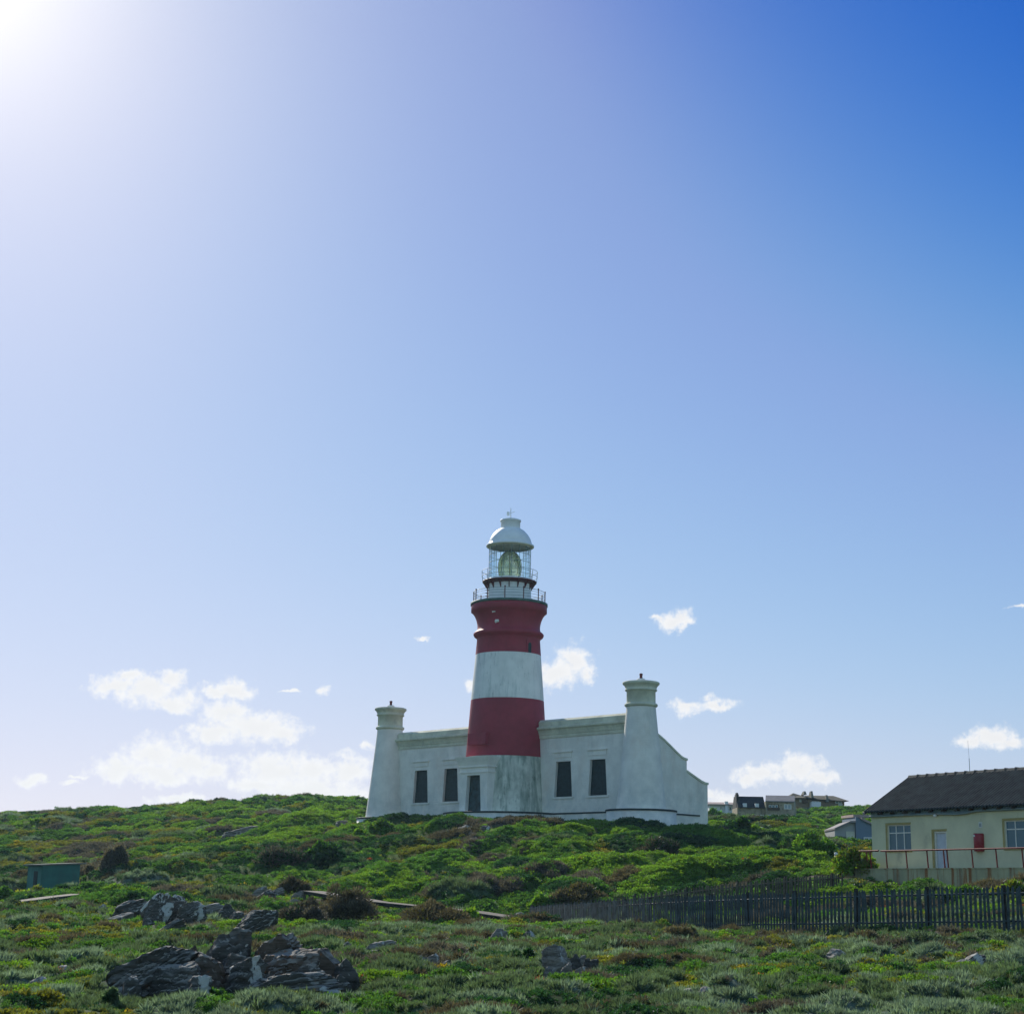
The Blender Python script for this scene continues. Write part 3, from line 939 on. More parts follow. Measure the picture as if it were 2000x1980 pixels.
def bush(px, py, w, h, sp, label, name='shrub', cat='shrub', n=1800, lobes=9, shape='round', kind='leafy', tint=1.0, mix=None, leaf=None, group=None, dz=0.0):
    g = ground_hit(px, py)
    Y = g[1]
    W, H = w * Y / 3200, h * Y / 3200 + lift_at(Y)
    rng = np.random.default_rng(int(px * 7 + py * 13))
    n = int(n * (1.5 if kind == 'twiggy' else 1.2))
    root = thing(name, label, cat, (g[0], g[1], g[2] - 0.05 + dz), 0, group)
    cs, rs = [], []
    for i in range(lobes):
        a = rng.random() * 6.283
        t = math.sqrt(rng.random())
        if shape == 'cone':
            zz = rng.random()
            rr = (1 - zz * 0.55)
            cs.append((math.cos(a) * t * W * 0.28 * rr, math.sin(a) * t * W * 0.28 * rr, H * (0.12 + 0.66 * zz)))
            rs.append((W * 0.25 * rr, W * 0.25 * rr, H * 0.22))
        else:
            cs.append((math.cos(a) * t * W * 0.40, math.sin(a) * t * W * 0.36, H * (0.12 + 0.50 * (1 - t * t * 0.8) * (0.25 + 0.75 * rng.random()))))
            q = 0.09 + 0.13 * rng.random()
            rs.append((W * q, W * q, H * (0.18 + 0.18 * rng.random())))
    cs, rs = np.array(cs), np.array(rs)
    k = rng.integers(0, lobes, n)
    d = rnd_dirs(n, rng)
    d[:, 2] = np.where(d[:, 2] < -0.3, -d[:, 2], d[:, 2])
    rr = (0.62 + 0.40 * rng.random((n, 1)))
    P = cs[k] + d * rs[k] * rr
    P[:, 2] = np.maximum(P[:, 2], 0.0)
    ls = leaf if leaf else max(0.035, Y * 0.00105)
    if kind == 'leafy':
        D = d + rng.normal(size=(n, 3)) * 0.6 + np.array([0, 0, 0.3])
        V, Fq = leaf_quads(P, D, ls * (1.2 + 1.2 * rng.random(n)), ls * (0.8 + 0.7 * rng.random(n)), rng)
    else:
        D = d + rng.normal(size=(n, 3)) * 0.45 + np.array([0, 0, 0.3])
        V, Fq = leaf_quads(P, D, ls * (1.3 + 1.7 * rng.random(n)), ls * (0.42 + 0.42 * rng.random(n)), rng)
    me = fast_mesh('foliage', V, Fq, M['leaf_g'])
    c = np.repeat(np.array(SCOL[sp])[None] * tint, n, 0)
    if mix is not None:
        lobe_mix = rng.random(lobes)
        s = (rng.random(n) * 0.5 + lobe_mix[k] * 0.5) < mix[1]
        c[s] = SCOL[mix[0]] * tint
    c = c * (0.7 + 0.6 * rng.random((n, 1))) * (0.75 + 0.5 * rng.random(lobes))[k][:, None]
    cA = np.repeat(np.concatenate([c, np.ones((n, 1))], 1), 4, 0)
    at_ = me.attributes.new('col', 'FLOAT_COLOR', 'POINT')
    at_.data.foreach_set('color', cA.astype(np.float32).ravel())
    link('foliage', me, root)
    b = MB()
    for i in range(min(lobes, 8)):
        q = cs[i]
        b.tube([(0, 0, -0.05), (q[0] * 0.5, q[1] * 0.5, q[2] * 0.45), tuple(q)], max(0.012, W * 0.012), 5, r1=0.006)
    b.build('branches', M['twig'], root)
    return root


# ------------------------------------------------------------------ lighthouse
def trap_wall(mb, x0, x1, z0, z1, y, holes, depth):
    """front wall (plane y) with trapezoid openings (xc, half top, half bottom, zb, zt) and their reveals"""
    xs = x0
    for (xc, ht, hb, zb, zt) in holes:
        a, b = xc - hb - 0.25, xc + hb + 0.25
        mb.add([(xs, y, z0), (a, y, z0), (a, y, z1), (xs, y, z1)], [(0, 1, 2, 3)])
        o = [(a, y, z0), (b, y, z0), (b, y, z1), (a, y, z1)]
        i = [(xc - hb, y, zb), (xc + hb, y, zb), (xc + ht, y, zt), (xc - ht, y, zt)]
        bk = [(p[0], y + depth, p[2]) for p in i]
        mb.add(o + i, [(0, 1, 5, 4), (1, 2, 6, 5), (2, 3, 7, 6), (3, 0, 4, 7)])
        mb.add(i + bk, [(0, 1, 5, 4), (1, 2, 6, 5), (2, 3, 7, 6), (3, 0, 4, 7)])
        xs = b
    mb.add([(xs, y, z0), (x1, y, z0), (x1, y, z1), (xs, y, z1)], [(0, 1, 2, 3)])
    return mb


def make_lighthouse():
    ZB = 8.6
    root = thing('lighthouse', 'red and white banded lighthouse tower rising from a long white fort-like building', 'lighthouse',
                 (LH[0], LH[1], ZB), LH_ROT)
    B = lambda mb, nm, m, p=root: mb.build(nm, M[m], p)
    Z = lambda z: z - ZB
    pr = lambda L: [(r, Z(z)) for r, z in L]
    SG = 96
    # tower shaft in painted bands
    gap = rad(17)
    tb = MB().lathe(pr([(3.633, 12.2), (3.56, 13.36)]), SG)
    tb.lathe(pr([(3.95, 6.4), (3.86, 8.6), (3.633, 12.2)]), SG, (0, 0), -math.pi / 2 + gap, 1.5 * math.pi - gap)
    B(tb, 'tower_base', 'white_base')
    lo = B(MB().lathe(pr([(3.56, 13.36), (3.57, 13.40), (3.235, 18.37)]), SG), 'red_band', 'red')
    lo['label'] = 'lower red band of the tower'
    B(MB().box((-1.02, -3.72, Z(14.28)), (1.22, -3.2, Z(15.28))), 'plaque', 'red', lo)
    B(MB().lathe(pr([(3.232, 18.37), (2.915, 22.41)]), SG), 'white_band', 'white_band')
    up = B(MB().lathe(pr([(2.92, 22.41), (2.815, 23.80), (2.90, 23.95), (3.06, 24.05), (3.14, 24.2), (3.14, 24.33), (3.02, 24.45),
                          (2.86, 24.55), (2.80, 24.8), (2.81, 25.1), (2.90, 25.5), (3.06, 25.9), (3.28, 26.2), (3.40, 26.27), (3.40, 26.82), (3.33, 26.9)]), SG), 'red_band', 'red')
    up['label'] = 'upper red band with flared gallery cornice'
    for (a_, z_, r_, w_) in ((-70, 25.95, 3.07, .12), (-66, 25.12, 2.82, .2)):
        t_ = rad(a_)
        pp = MB()
        for k_ in range(3):
            q_ = t_ + (k_ - 1) * .035
            pp.lathe([(0, Z(z_) - w_ * (1 - .25 * k_)), (w_ * .5, Z(z_) - w_ * .5), (w_ * .55, Z(z_) + .05 * k_), (w_ * .3, Z(z_) + w_ * .6), (0, Z(z_) + w_)], 10, ((r_ - .02) * math.cos(q_), (r_ - .02) * math.sin(q_)))
        B(pp, 'paint_patch', 'white_band', up)
    # arched niche window on the upper band, facing the photographer's right
    ang = math.atan2(142.55 - 145.0, 1.98 + 0.098) - LH_ROT
    for nm, w, mt, off, hh in (('niche_surround', 0.36, 'red', 0.10, 1.28), ('niche_window', 0.17, 'shutter', 0.13, 1.0)):
        poly = [(-w, 0), (w, 0), (w, hh * 0.72)] + [(w * math.cos(t), hh * 0.72 + w * 1.1 * math.sin(t)) for t in np.linspace(0.2, math.pi - 0.2, 8)] + [(-w, hh * 0.72)]
        mb = MB()
        ca, sa = math.cos(ang), math.sin(ang)
        for (u, v) in poly:
            pass
        n = len(poly)
        def P(u, v, d):
            rr = 2.80 + d
            return (ca * rr - sa * u, sa * rr + ca * u, Z(22.42) + v)
        mb.add([P(u, v, off) for u, v in poly] + [P(u, v, -0.3) for u, v in poly], [tuple(range(n))] + [(i, (i + 1) % n, n + (i + 1) % n, n + i) for i in range(n)])
        B(mb, nm, mt, up)
    # gallery deck and railing
    B(MB().lathe(pr([(3.30, 26.86), (3.46, 26.86), (3.46, 27.08), (0.3, 27.08)]), SG), 'gallery_deck', 'deck_green')
    rail = B(MB().tube([(3.22 * math.cos(t), 3.22 * math.sin(t), Z(28.06)) for t in np.linspace(0, 2 * math.pi, 72, endpoint=False)], 0.022, 6, True), 'gallery_railing', 'iron_green')
    mb = MB()
    for zz in (27.36, 27.62, 27.86):
        mb.tube([(3.22 * math.cos(t), 3.22 * math.sin(t), Z(zz)) for t in np.linspace(0, 2 * math.pi, 72, endpoint=False)], 0.016, 5, True)
    B(mb, 'rail', 'iron_green', rail)
    for k in range(12):
        t = 2 * math.pi * (k + 0.3) / 12
        x, y = 3.22 * math.cos(t), 3.22 * math.sin(t)
        MB().tube([(x, y, Z(27.08)), (x, y, Z(28.12))], 0.045, 8).lathe([(0.0, Z(28.22)), (0.07, Z(28.17)), (0.07, Z(28.10)), (0.0, Z(28.05))], 10, (x, y)).build('post', M['iron_red'], rail)
    # watch room
    wr = B(MB().lathe(pr([(1.96, 27.08), (1.95, 29.0)]), 64), 'watch_room', 'lantern_white')
    t0 = math.radians(202) - LH_ROT
    for k in range(6):
        zz = Z(27.35 + 0.27 * k)
        a, b = np.array([math.cos(t0), math.sin(t0)]), np.array([-math.sin(t0), math.cos(t0)])
        p = a * 2.3
        B(MB().tube([(a[0] * 1.95, a[1] * 1.95, zz), (p[0], p[1], zz)], 0.03, 5), 'rung', 'iron_red', wr)
    # lantern gallery, dark red underneath with brackets
    B(MB().lathe(pr([(1.94, 28.80), (2.15, 28.87), (2.40, 28.95), (2.44, 29.0), (2.44, 29.10), (1.2, 29.10)]), 72), 'lantern_gallery', 'iron_red')
    for k in range(16):
        mb = MB()
        t = 2 * math.pi * k / 16
        c_, s_ = math.cos(t), math.sin(t)
        q = np.array([-s_, c_, 0]) * 0.035
        pts = [np.array([c_ * 1.93, s_ * 1.93, Z(28.25)]), np.array([c_ * 1.93, s_ * 1.93, Z(28.9)]), np.array([c_ * 2.35, s_ * 2.35, Z(28.9)])]
        mb.add([p + q for p in pts] + [p - q for p in pts], [(0, 1, 2), (5, 4, 3), (0, 3, 4, 1), (1, 4, 5, 2), (2, 5, 3, 0)])
        B(mb, 'bracket', 'iron_red')
    rl = MB()
    for zz in (29.55, 30.02):
        rl.tube([(2.5 * math.cos(t), 2.5 * math.sin(t), Z(zz)) for t in np.linspace(0, 2 * math.pi, 64, endpoint=False)], 0.02, 5, True)
    lr = B(rl, 'lantern_railing', 'iron_green')
    for k in range(10):
        t = 2 * math.pi * k / 10 + 0.2
        MB().tube([(2.42 * math.cos(t), 2.42 * math.sin(t), Z(29.0)), (2.5 * math.cos(t), 2.5 * math.sin(t), Z(30.02))], 0.022, 6).build('post', M['iron_green'], lr)
    # lantern: low wall, glazing, bars
    B(MB().lathe(pr([(1.90, 29.10), (1.90, 29.32), (1.5, 29.32)]), 64), 'lantern_wall', 'lantern_white')
    gz_ = B(MB().lathe(pr([(1.86, 29.32), (1.86, 32.22)]), 64), 'lantern_glazing', 'glass')
    mb = MB()
    for k in range(16):
        t = 2 * math.pi * k / 16 + 0.1
        mb.tube([(1.88 * math.cos(t), 1.88 * math.sin(t), Z(29.3)), (1.88 * math.cos(t), 1.88 * math.sin(t), Z(32.25))], 0.022, 6)
    for zz in (30.05, 30.78, 31.5):
        mb.tube([(1.88 * math.cos(t), 1.88 * math.sin(t), Z(zz)) for t in np.linspace(0, 2 * math.pi, 64, endpoint=False)], 0.022, 5, True)
    B(mb, 'glazing_bars', 'iron_green', gz_)
    # ribbed lens
    prof = []
    for i in range(29):
        s = i / 28.0
        z = 29.35 + 2.55 * s
        r = 1.02 * math.sqrt(max(0.02, 1 - (2 * abs(s - 0.42) / 1.2) ** 2.2))
        r = max(r, 0.25)
        prof.append((r, z))
        prof.append((max(0.1, r - 0.10), z + 0.045))
    ln = B(MB().lathe(pr(prof), 48, smooth=False, capb=True, capt=True), 'lens', 'lens')
    mb = MB()
    for k in range(8):
        t = 2 * math.pi * k / 8
        mb.tube([((prof[i][0] + .03) * math.cos(t), (prof[i][0] + .03) * math.sin(t), Z(prof[i][1])) for i in range(0, len(prof), 4)], 0.03, 5)
    mb.lathe(pr([(0.0, 32.1), (0.10, 32.05), (0.10, 31.85), (0.24, 31.85)]), 16)
    mb.lathe(pr([(0.0, 29.12), (0.62, 29.12), (0.62, 29.34), (0.0, 29.34)]), 24)
    B(mb, 'lens_frame', 'brass', ln)
    # roof
    dm = B(MB().lathe(pr([(1.80, 32.20), (2.16, 32.30), (2.17, 32.42), (1.98, 32.50), (1.93, 32.75), (1.80, 33.1), (1.60, 33.42), (1.33, 33.72), (1.05, 33.92), (0.9, 34.0)]), 72), 'lantern_roof', 'lantern_white')
    B(MB().lathe(pr([(0.88, 33.95), (0.88, 34.62), (0.95, 34.66), (0.95, 34.78), (0.55, 34.92), (0.1, 35.0)]), 48), 'roof_vent', 'lantern_white', dm)
    B(MB().lathe(pr([(1.78, 32.21), (2.12, 32.27), (2.14, 32.33)]), 72), 'roof_lip', 'cornice', dm)
    mb = MB().tube([(0, 0, Z(34.95)), (0, 0, Z(35.95))], 0.05, 8, r1=0.025)
    v = np.array([math.cos(-LH_ROT), math.sin(-LH_ROT), 0.0])
    mb.tube([tuple(v * -0.32 + np.array([0, 0, Z(35.35)])), tuple(v * 0.35 + np.array([0, 0, Z(35.6)]))], 0.025, 6)
    q = np.array([0, 0, Z(35.2)])
    mb.hexa([q + v * a + np.array([-v[1], v[0], 0]) * s + np.array([0, 0, h]) for h in (0, 0.38) for (a, s) in ((-0.36, -.02), (-0.12, -.02), (-0.12, .02), (-0.36, .02))])
    B(mb, 'weather_vane', 'lantern_white')

    # wings
    YF = 0.75
    WT, WBm, WZ0, WZ1 = 0.86, 1.06, 9.9, 12.88
    crown = [(0, 14.95), (.09, 14.95), (.09, 15.18), (.13, 15.24), (.18, 15.42), (.27, 15.60), (.38, 15.70), (.42, 15.72), (.42, 15.86), (.12, 15.95), (.12, 16.36), (-.20, 16.57), (-.5, 16.57)]
    for side, x0, x1, wc in (('left', -16.9, -2.9, (-12.2, -8.06)), ('right', 2.97, 15.05, (6.23, 10.23))):
        mb = trap_wall(MB(), x0, x1, Z(6.6), Z(14.97), YF, [(c, WT, WBm, Z(WZ0), Z(WZ1)) for c in wc], 0.32)
        mb.add([(x0, YF + .5, Z(6.6)), (x1, YF + .5, Z(6.6)), (x1, YF + .5, Z(16.5)), (x0, YF + .5, Z(16.5))], [(3, 2, 1, 0)])
        wall = B(mb, 'front_wall', 'white')
        wall['label'] = 'white plastered %s wing wall' % side
        cb = MB()
        poly = [(YF - o, Z(z)) for o, z in crown] + [(YF + .5, Z(14.95))]
        cb.prism(poly, 'x', x0, x1)
        B(cb, 'cornice', 'cornice', wall)
        for c in wc:
            w = B(MB().hexa([(c - WBm - .05, YF + .26, Z(WZ0) - .05), (c + WBm + .05, YF + .26, Z(WZ0) - .05), (c + WBm + .05, YF + .34, Z(WZ0) - .05), (c - WBm - .05, YF + .34, Z(WZ0) - .05),
                             (c - WT - .05, YF + .26, Z(WZ1) + .05), (c + WT + .05, YF + .26, Z(WZ1) + .05), (c + WT + .05, YF + .34, Z(WZ1) + .05), (c - WT - .05, YF + .34, Z(WZ1) + .05)]), 'window', 'shutter')
            B(MB().box((c - 1.26, YF - .10, Z(9.74)), (c + 1.26, YF + .2, Z(9.9))), 'sill', 'white', w)
            B(MB().box((c - 1.12, YF - .14, Z(13.64)), (c + 1.12, YF + .1, Z(13.74))).box((c - 1.0, YF - .05, Z(13.22)), (c + 1.0, YF + .1, Z(13.642))), 'lintel', 'white', w)
    # end walls with stepped sweeping gables
    gab = [(.72, 6.4), (.72, 15.25), (1.4, 15.05), (2.1, 14.76), (2.9, 14.37), (3.7, 13.92), (4.4, 13.50), (5.0, 13.18), (5.35, 13.05), (5.75, 12.98), (5.75, 12.03), (6.3, 11.80), (7.0, 11.53), (7.6, 11.30), (8.1, 11.17), (8.45, 11.14), (8.45, 6.4)]
    for x0, x1 in ((15.3, 15.7), (-17.55, -17.15)):
        ew = B(MB().prism([(y, Z(z)) for y, z in gab], 'x', x0, x1), 'end_wall', 'white')
        cp = MB()
        for seg in (gab[1:10], gab[10:16]):
            up_ = [(y, Z(z) + .06) for y, z in seg]
            dn = [(y, Z(z) - .12) for y, z in seg]
            e = seg[-1][0] + .07
            up_[-1] = (e, up_[-1][1])
            dn[-1] = (e, dn[-1][1])
            vs = []
            for xx in (x0 - .07, x1 + .07):
                vs += [(xx, y, z) for y, z in up_] + [(xx, y, z) for y, z in dn]
            m_ = len(seg)
            fs = []
            for i in range(m_ - 1):
                fs += [(i, i + 1, 2 * m_ + i + 1, 2 * m_ + i), (m_ + i, 3 * m_ + i, 3 * m_ + i + 1, m_ + i + 1), (i, m_ + i, m_ + i + 1, i + 1), (2 * m_ + i, 2 * m_ + i + 1, 3 * m_ + i + 1, 3 * m_ + i)]
            fs += [(0, 2 * m_, 3 * m_, m_), (m_ - 1, 2 * m_ - 1, 4 * m_ - 1, 3 * m_ - 1)]
            cp.add(vs, fs)
        B(cp, 'coping', 'cornice', ew)
    rf = MB()
    for x0, x1 in ((-17.15, -2.0), (2.0, 15.3)):
        rf.add([(x0, 1.25, Z(14.7)), (x1, 1.25, Z(14.7)), (x1, 5.7, Z(12.6)), (x0, 5.7, Z(12.6))], [(0, 1, 2, 3)])
    rf.add([(-17.15, 5.7, Z(12.6)), (15.3, 5.7, Z(12.6)), (15.3, 5.7, Z(11.6)), (-17.15, 5.7, Z(11.6))], [(0, 1, 2, 3)])
    rf.add([(-17.15, 5.7, Z(11.6)), (15.3, 5.7, Z(11.6)), (15.3, 8.2, Z(10.8)), (-17.15, 8.2, Z(10.8))], [(0, 1, 2, 3)])
    B(rf, 'roof', 'roof_flat')
    B(MB().box((-17.15, 8.1, Z(6.4)), (15.3, 8.4, Z(10.9))), 'back_wall', 'white')
    # corner turrets
    for cx, lab in ((15.05, 'right'), (-16.9, 'left')):
        T = (cx, YF)
        tu = B(MB().lathe(pr([(2.25, 6.6), (2.05, 8.6), (1.90, 9.9), (1.62, 12.6), (1.42, 14.6), (1.27, 16.2), (1.21, 16.88)]), 64, T), 'corner_turret', 'white')
        tu['label'] = '%s tapering round turret' % lab
        B(MB().lathe(pr([(1.21, 16.88), (1.30, 16.92), (1.37, 17.0), (1.37, 17.1), (1.28, 17.18), (1.19, 17.22)]), 64, T), 'moulding', 'cornice', tu)
        B(MB().lathe(pr([(1.195, 17.22), (1.19, 18.16), (1.28, 18.2), (1.33, 18.25), (1.33, 18.32), (1.27, 18.36), (1.30, 18.5), (1.40, 18.66), (1.50, 18.74), (1.53, 18.80), (1.53, 18.9), (1.40, 18.97), (0.0, 19.0)]), 64, T), 'cap', 'cornice', tu)
        B(MB().lathe(pr([(0.36, 18.98), (0.36, 19.17), (0.30, 19.24), (0.0, 19.26)]), 24, T), 'pedestal', 'white', tu)
        B(MB().lathe(pr([(0.13, 19.24), (0.11, 19.5), (0.14, 19.54), (0.14, 19.66), (0.0, 19.7)]), 16, T), 'finial', 'iron_red', tu)
    # porch with battered door
    pc = MB()
    yp = -4.0
    trap_wall(pc, -1.62, 1.88, Z(8.4), Z(12.35), yp, [(0.12, .80, 1.0, Z(8.58), Z(11.66))], 0.45)
    pc.add([(-1.62, yp, Z(8.4)), (-1.62, yp, Z(12.35)), (-1.62, -2.0, Z(12.35)), (-1.62, -2.0, Z(8.4))], [(0, 1, 2, 3)])
    pc.add([(1.88, yp, Z(8.4)), (1.88, yp, Z(12.35)), (1.88, -2.0, Z(12.35)), (1.88, -2.0, Z(8.4))], [(3, 2, 1, 0)])
    porch = B(pc, 'porch', 'white')
    cp = MB()
    for (x0, x1, z0, z1, w0, w1) in ((-1.62, 1.88, 11.86, 11.96, .07, .07), (-1.62, 1.88, 12.33, 12.44, .12, .12), (-1.62, 1.88, 12.44, 13.22, .04, .34)):
        cp.hexa([(x0 - w0, yp - w0, Z(z0)), (x1 + w0, yp - w0, Z(z0)), (x1 + w0, -1.9, Z(z0)), (x0 - w0, -1.9, Z(z0)),
                 (x0 - w1, yp - w1, Z(z1)), (x1 + w1, yp - w1, Z(z1)), (x1 + w1, -1.9, Z(z1)), (x0 - w1, -1.9, Z(z1))])
    B(cp, 'entablature', 'white', porch)
    B(MB().hexa([(-.93, yp + .38, Z(8.5)), (1.17, yp + .38, Z(8.5)), (1.17, yp + .46, Z(8.5)), (-.93, yp + .46, Z(8.5)),
                 (-.73, yp + .38, Z(11.7)), (.97, yp + .38, Z(11.7)), (.97, yp + .46, Z(11.7)), (-.73, yp + .46, Z(11.7))]), 'door', 'door_green', porch)
    # plinth: wings, round terrace and round bastions, each with a dark top edge
    pl = MB()
    pl.box((-16.9, .2, Z(5.0)), (15.05, .9, Z(8.50)))
    pl.lathe(pr([(5.42, 5.0), (5.40, 8.52), (3.0, 8.58)]), 96)
    for cx in (15.05, -16.9):
        pl.lathe(pr([(2.88, 4.6), (2.84, 8.54), (1.6, 8.60)]), 72, (cx, YF))
    pl.box((15.6, 1.2, Z(4.6)), (16.0, 7.1, Z(8.42)))
    plo = B(pl, 'plinth', 'white')
    ed = MB()
    ed.box((-16.9, .15, Z(8.40)), (15.05, .88, Z(8.53)))
    ed.lathe(pr([(5.39, 8.40), (5.46, 8.42), (5.46, 8.54), (5.36, 8.56)]), 96)
    for cx in (15.05, -16.9):
        ed.lathe(pr([(2.83, 8.42), (2.91, 8.44), (2.91, 8.56), (2.8, 8.58)]), 72, (cx, YF))
    ed.box((15.62, 3.3, Z(8.33)), (16.05, 7.0, Z(8.45)))
    B(ed, 'plinth_edge', 'black_band', plo)
    return root


# ------------------------------------------------------------------ yellow house on its terrace
def pane_window(root, x0, x1, z0, z1, y, cols, split, pane='pane', fr=0.055, frm='frame_white', deep=0.16):
    """window seen from -y: reveal is cut by the wall; here frame and panes"""
    f = MB()
    f.box((x0, y + deep - .06, z0), (x1, y + deep, z0 + fr)).box((x0, y + deep - .06, z1 - fr), (x1, y + deep, z1))
    w = (x1 - x0) / cols
    for i in range(cols + 1):
        c = min(max(x0 + i * w, x0 + fr / 2), x1 - fr / 2)
        f.box((c - fr / 2, y + deep - .058, z0 + fr), (c + fr / 2, y + deep - .002, z1 - fr))
    if split:
        f.box((x0 + fr, y + deep - .052, split - fr / 2), (x1 - fr, y + deep - .006, split + fr / 2))
    win = f.build('window', M[frm], root)
    MB().box((x0, y + deep - .03, z0), (x1, y + deep + .02, z1)).build('pane', M[pane], win)
    return win


def make_house():
    root = thing('house', 'single storey cream yellow house with dark ribbed roof on the terrace at right', 'house', HS, HROT)
    L, D, H = 16.5, 6.2, 3.05
    zb = 0.0
    holes = [(2.06, .87, .87, .98, 2.33), (5.02, .44, .44, .02, 1.92), (10.6, 1.25, 1.25, .98, 2.33)]
    mb = trap_wall(MB(), 0, L, -0.4, H, 0, holes, .24)
    mb.add([(0, 0, -.4), (0, 0, H), (0, D / 2, H + 1.95), (0, D, H), (0, D, -.4)], [(0, 1, 2, 3, 4)])
    mb.add([(L, 0, -.4), (L, 0, H), (L, D / 2, H + 1.95), (L, D, H), (L, D, -.4)], [(4, 3, 2, 1, 0)])
    mb.add([(0, D, -.4), (L, D, -.4), (L, D, H), (0, D, H)], [(0, 3, 2, 1)])
    mb.build('wall', M['cream'], root)
    # corrugated roof
    n = 16 * 92
    xs = np.linspace(-0.12, L + .2, n)
    wv = 0.12 * np.abs(np.sin(math.pi * xs / 0.22)) ** 0.7
    rows = [(-.42, H - .08), (1.1, None), (2.1, None), (D / 2, H + 2.0)]
    z_of = lambda y: (H - .08) + (y + .42) / (D / 2 + .42) * 2.08
    V, Fq = [], []
    ys = [-.42, D / 2]
    for y in ys:
        V += [(x, y, z_of(y) + w) for x, w in zip(xs, wv)]
    V = np.array(V)
    i = np.arange(n - 1)
    Fq = np.stack([i, i + 1, n + i + 1, n + i], 1)
    V2 = V.copy()
    V2[:, 1] = D - V2[:, 1]
    Vb = V.copy()
    Vb[:, 2] -= .05
    Vb2 = V2.copy()
    Vb2[:, 2] -= .05
    m2 = 2 * n
    edge = np.stack([i, i + 1, m2 * 2 + i + 1, m2 * 2 + i], 1)
    allv = np.concatenate([V, V2, Vb, Vb2])
    allf = np.concatenate([Fq, Fq + m2, Fq + 2 * m2, Fq + 3 * m2, edge])
    rf = link('roof', fast_mesh('roof', allv, allf, M['roof_tile']), root)
    rd = MB()
    for k in range(24):
        a = -.15 + k * .7
        rd.prism([(D / 2 - .2, H + 1.98), (D / 2 + .2, H + 1.98), (D / 2 + .1, H + 2.12), (D / 2 - .1, H + 2.12)], 'x', a, a + .66)
        rd.prism([(D / 2 - .22, H + 1.99), (D / 2 + .22, H + 1.99), (D / 2 + .12, H + 2.15), (D / 2 - .12, H + 2.15)], 'x', a + .66, a + .72)
    rd.build('ridge', M['ridge_tile'], rf)
    bg_ = MB()
    for ya, yb in ((-.44, D / 2), (D + .44, D / 2)):
        za, zb_ = z_of(-.44), H + 2.0
        bg_.hexa([(-.2, ya, za - .10), (-.05, ya, za - .10), (-.05, yb, zb_ - .10), (-.2, yb, zb_ - .10), (-.2, ya, za + .07), (-.05, ya, za + .07), (-.05, yb, zb_ + .07), (-.2, yb, zb_ + .07)])
    bg_.build('verge', M['pink_roof'], rf)
    # fascia board, rafter ends, sagging gutter
    MB().box((0.0, -.06, H - .26), (L, -.004, H - .02)).build('fascia_board', M['fascia'], root)
    for k in range(18):
        x = .9 + k * .93
        MB().hexa([(x, -.40, H - .20), (x + .07, -.40, H - .20), (x + .07, -.07, H - .16), (x, -.07, H - .16), (x, -.40, H - .10), (x + .07, -.40, H - .10), (x + .07, -.07, H + .04), (x, -.07, H + .04)]).build('rafter_end', M['timber_dark'], root)
    g = MB()
    px_ = np.linspace(0.0, L, 60)
    sag = [(x, -.13, H - .25 - .06 * math.exp(-((x - 6.3) / 1.0) ** 2) + (.06 if x > 7 else 0) * min(1, (x - 7) / .6)) for x in px_]
    g.tube(sag, .055, 8)
    g.build('gutter', M['fascia'], root)
    # windows, door and wall fittings
    for (x0, x1) in ((1.19, 2.93), (9.35, 11.85)):
        w = pane_window(root, x0, x1, .98, 2.33, 0, 3 if x1 < 4 else 4, 1.9, deep=.14)
        MB().box((x0 - .06, -.05, .90), (x1 + .06, .12, .978)).build('sill', M['ochre'], w)
        MB().box((x0 - .11, -.022, .98), (x0 - .01, .05, 2.43)).box((x0 - .01, -.022, 2.335), (x1 + .02, .05, 2.43)).build('reveal', M['ochre'], w)
    d = MB().box((4.60, .12, .02), (5.44, .16, 1.90)).build('door', M['door_white'], root)
    MB().box((4.585, .05, .02), (4.67, .118, 1.915)).box((5.37, .05, .02), (5.455, .118, 1.915)).box((4.67, .05, 1.83), (5.37, .118, 1.915)).build('door_frame', M['frame_white'], d)
    MB().tube([(5.28, .06, .95), (5.28, .06, 1.05)], .025, 6).build('handle', M['metal'], d)
    MB().box((4.44, -.02, .02), (4.58, .03, 2.02)).box((4.58, -.02, 1.922), (5.5, .03, 2.02)).build('door_surround', M['ochre'], d)
    c = MB().lathe([(.26, .86), (.28, .9), (.28, 1.68), (.26, 1.74), (0, 1.75)], 24, (7.72, -.04), capb=True).build('cabinet', M['cabinet_red'], root)
    MB().box((7.6, -.335, 1.58), (7.7, -.30, 1.66)).build('sticker', M['frame_white'], c)
    s = MB().box((7.70, -.02, 2.02), (7.93, .02, 2.30)).build('sign', M['frame_white'], root)
    MB().box((7.75, -.03, 2.07), (7.79, -.0205, 2.24)).box((7.83, -.03, 2.07), (7.87, -.0205, 2.24)).build('sign_mark', M['fascia'], s)
    lp = MB().lathe([(0, 2.62), (.07, 2.64), (.10, 2.70), (.09, 2.76), (0, 2.78)], 16, (4.85, -.12)).build('wall_lamp', M['bollard_white'], root)
    MB().tube([(4.98, .02, 2.95), (4.98, -.04, 2.72), (4.88, -.10, 2.74)], .02, 6).build('conduit', M['fascia'], lp)

    # mast behind the roof
    hp = lambda x, y, z: (HS[0] + HX[0] * x + HY[0] * y, HS[1] + HX[1] * x + HY[1] * y, HS[2] + z)
    mp = hp(3.05, 4.4, 0)
    ma = thing('radio_mast', 'thin radio mast standing up behind the dark ribbed roof', 'mast', (mp[0], mp[1], HS[2] + 3.6))
    MB().tube([(0, 0, -3.7), (0, 0, 2.4)], .018, 6).build('pole', M['metal'], ma)
    MB().tube([(0, 0, 2.4), (-.03, 0, 3.35)], .007, 5).build('whip', M['metal'], ma)

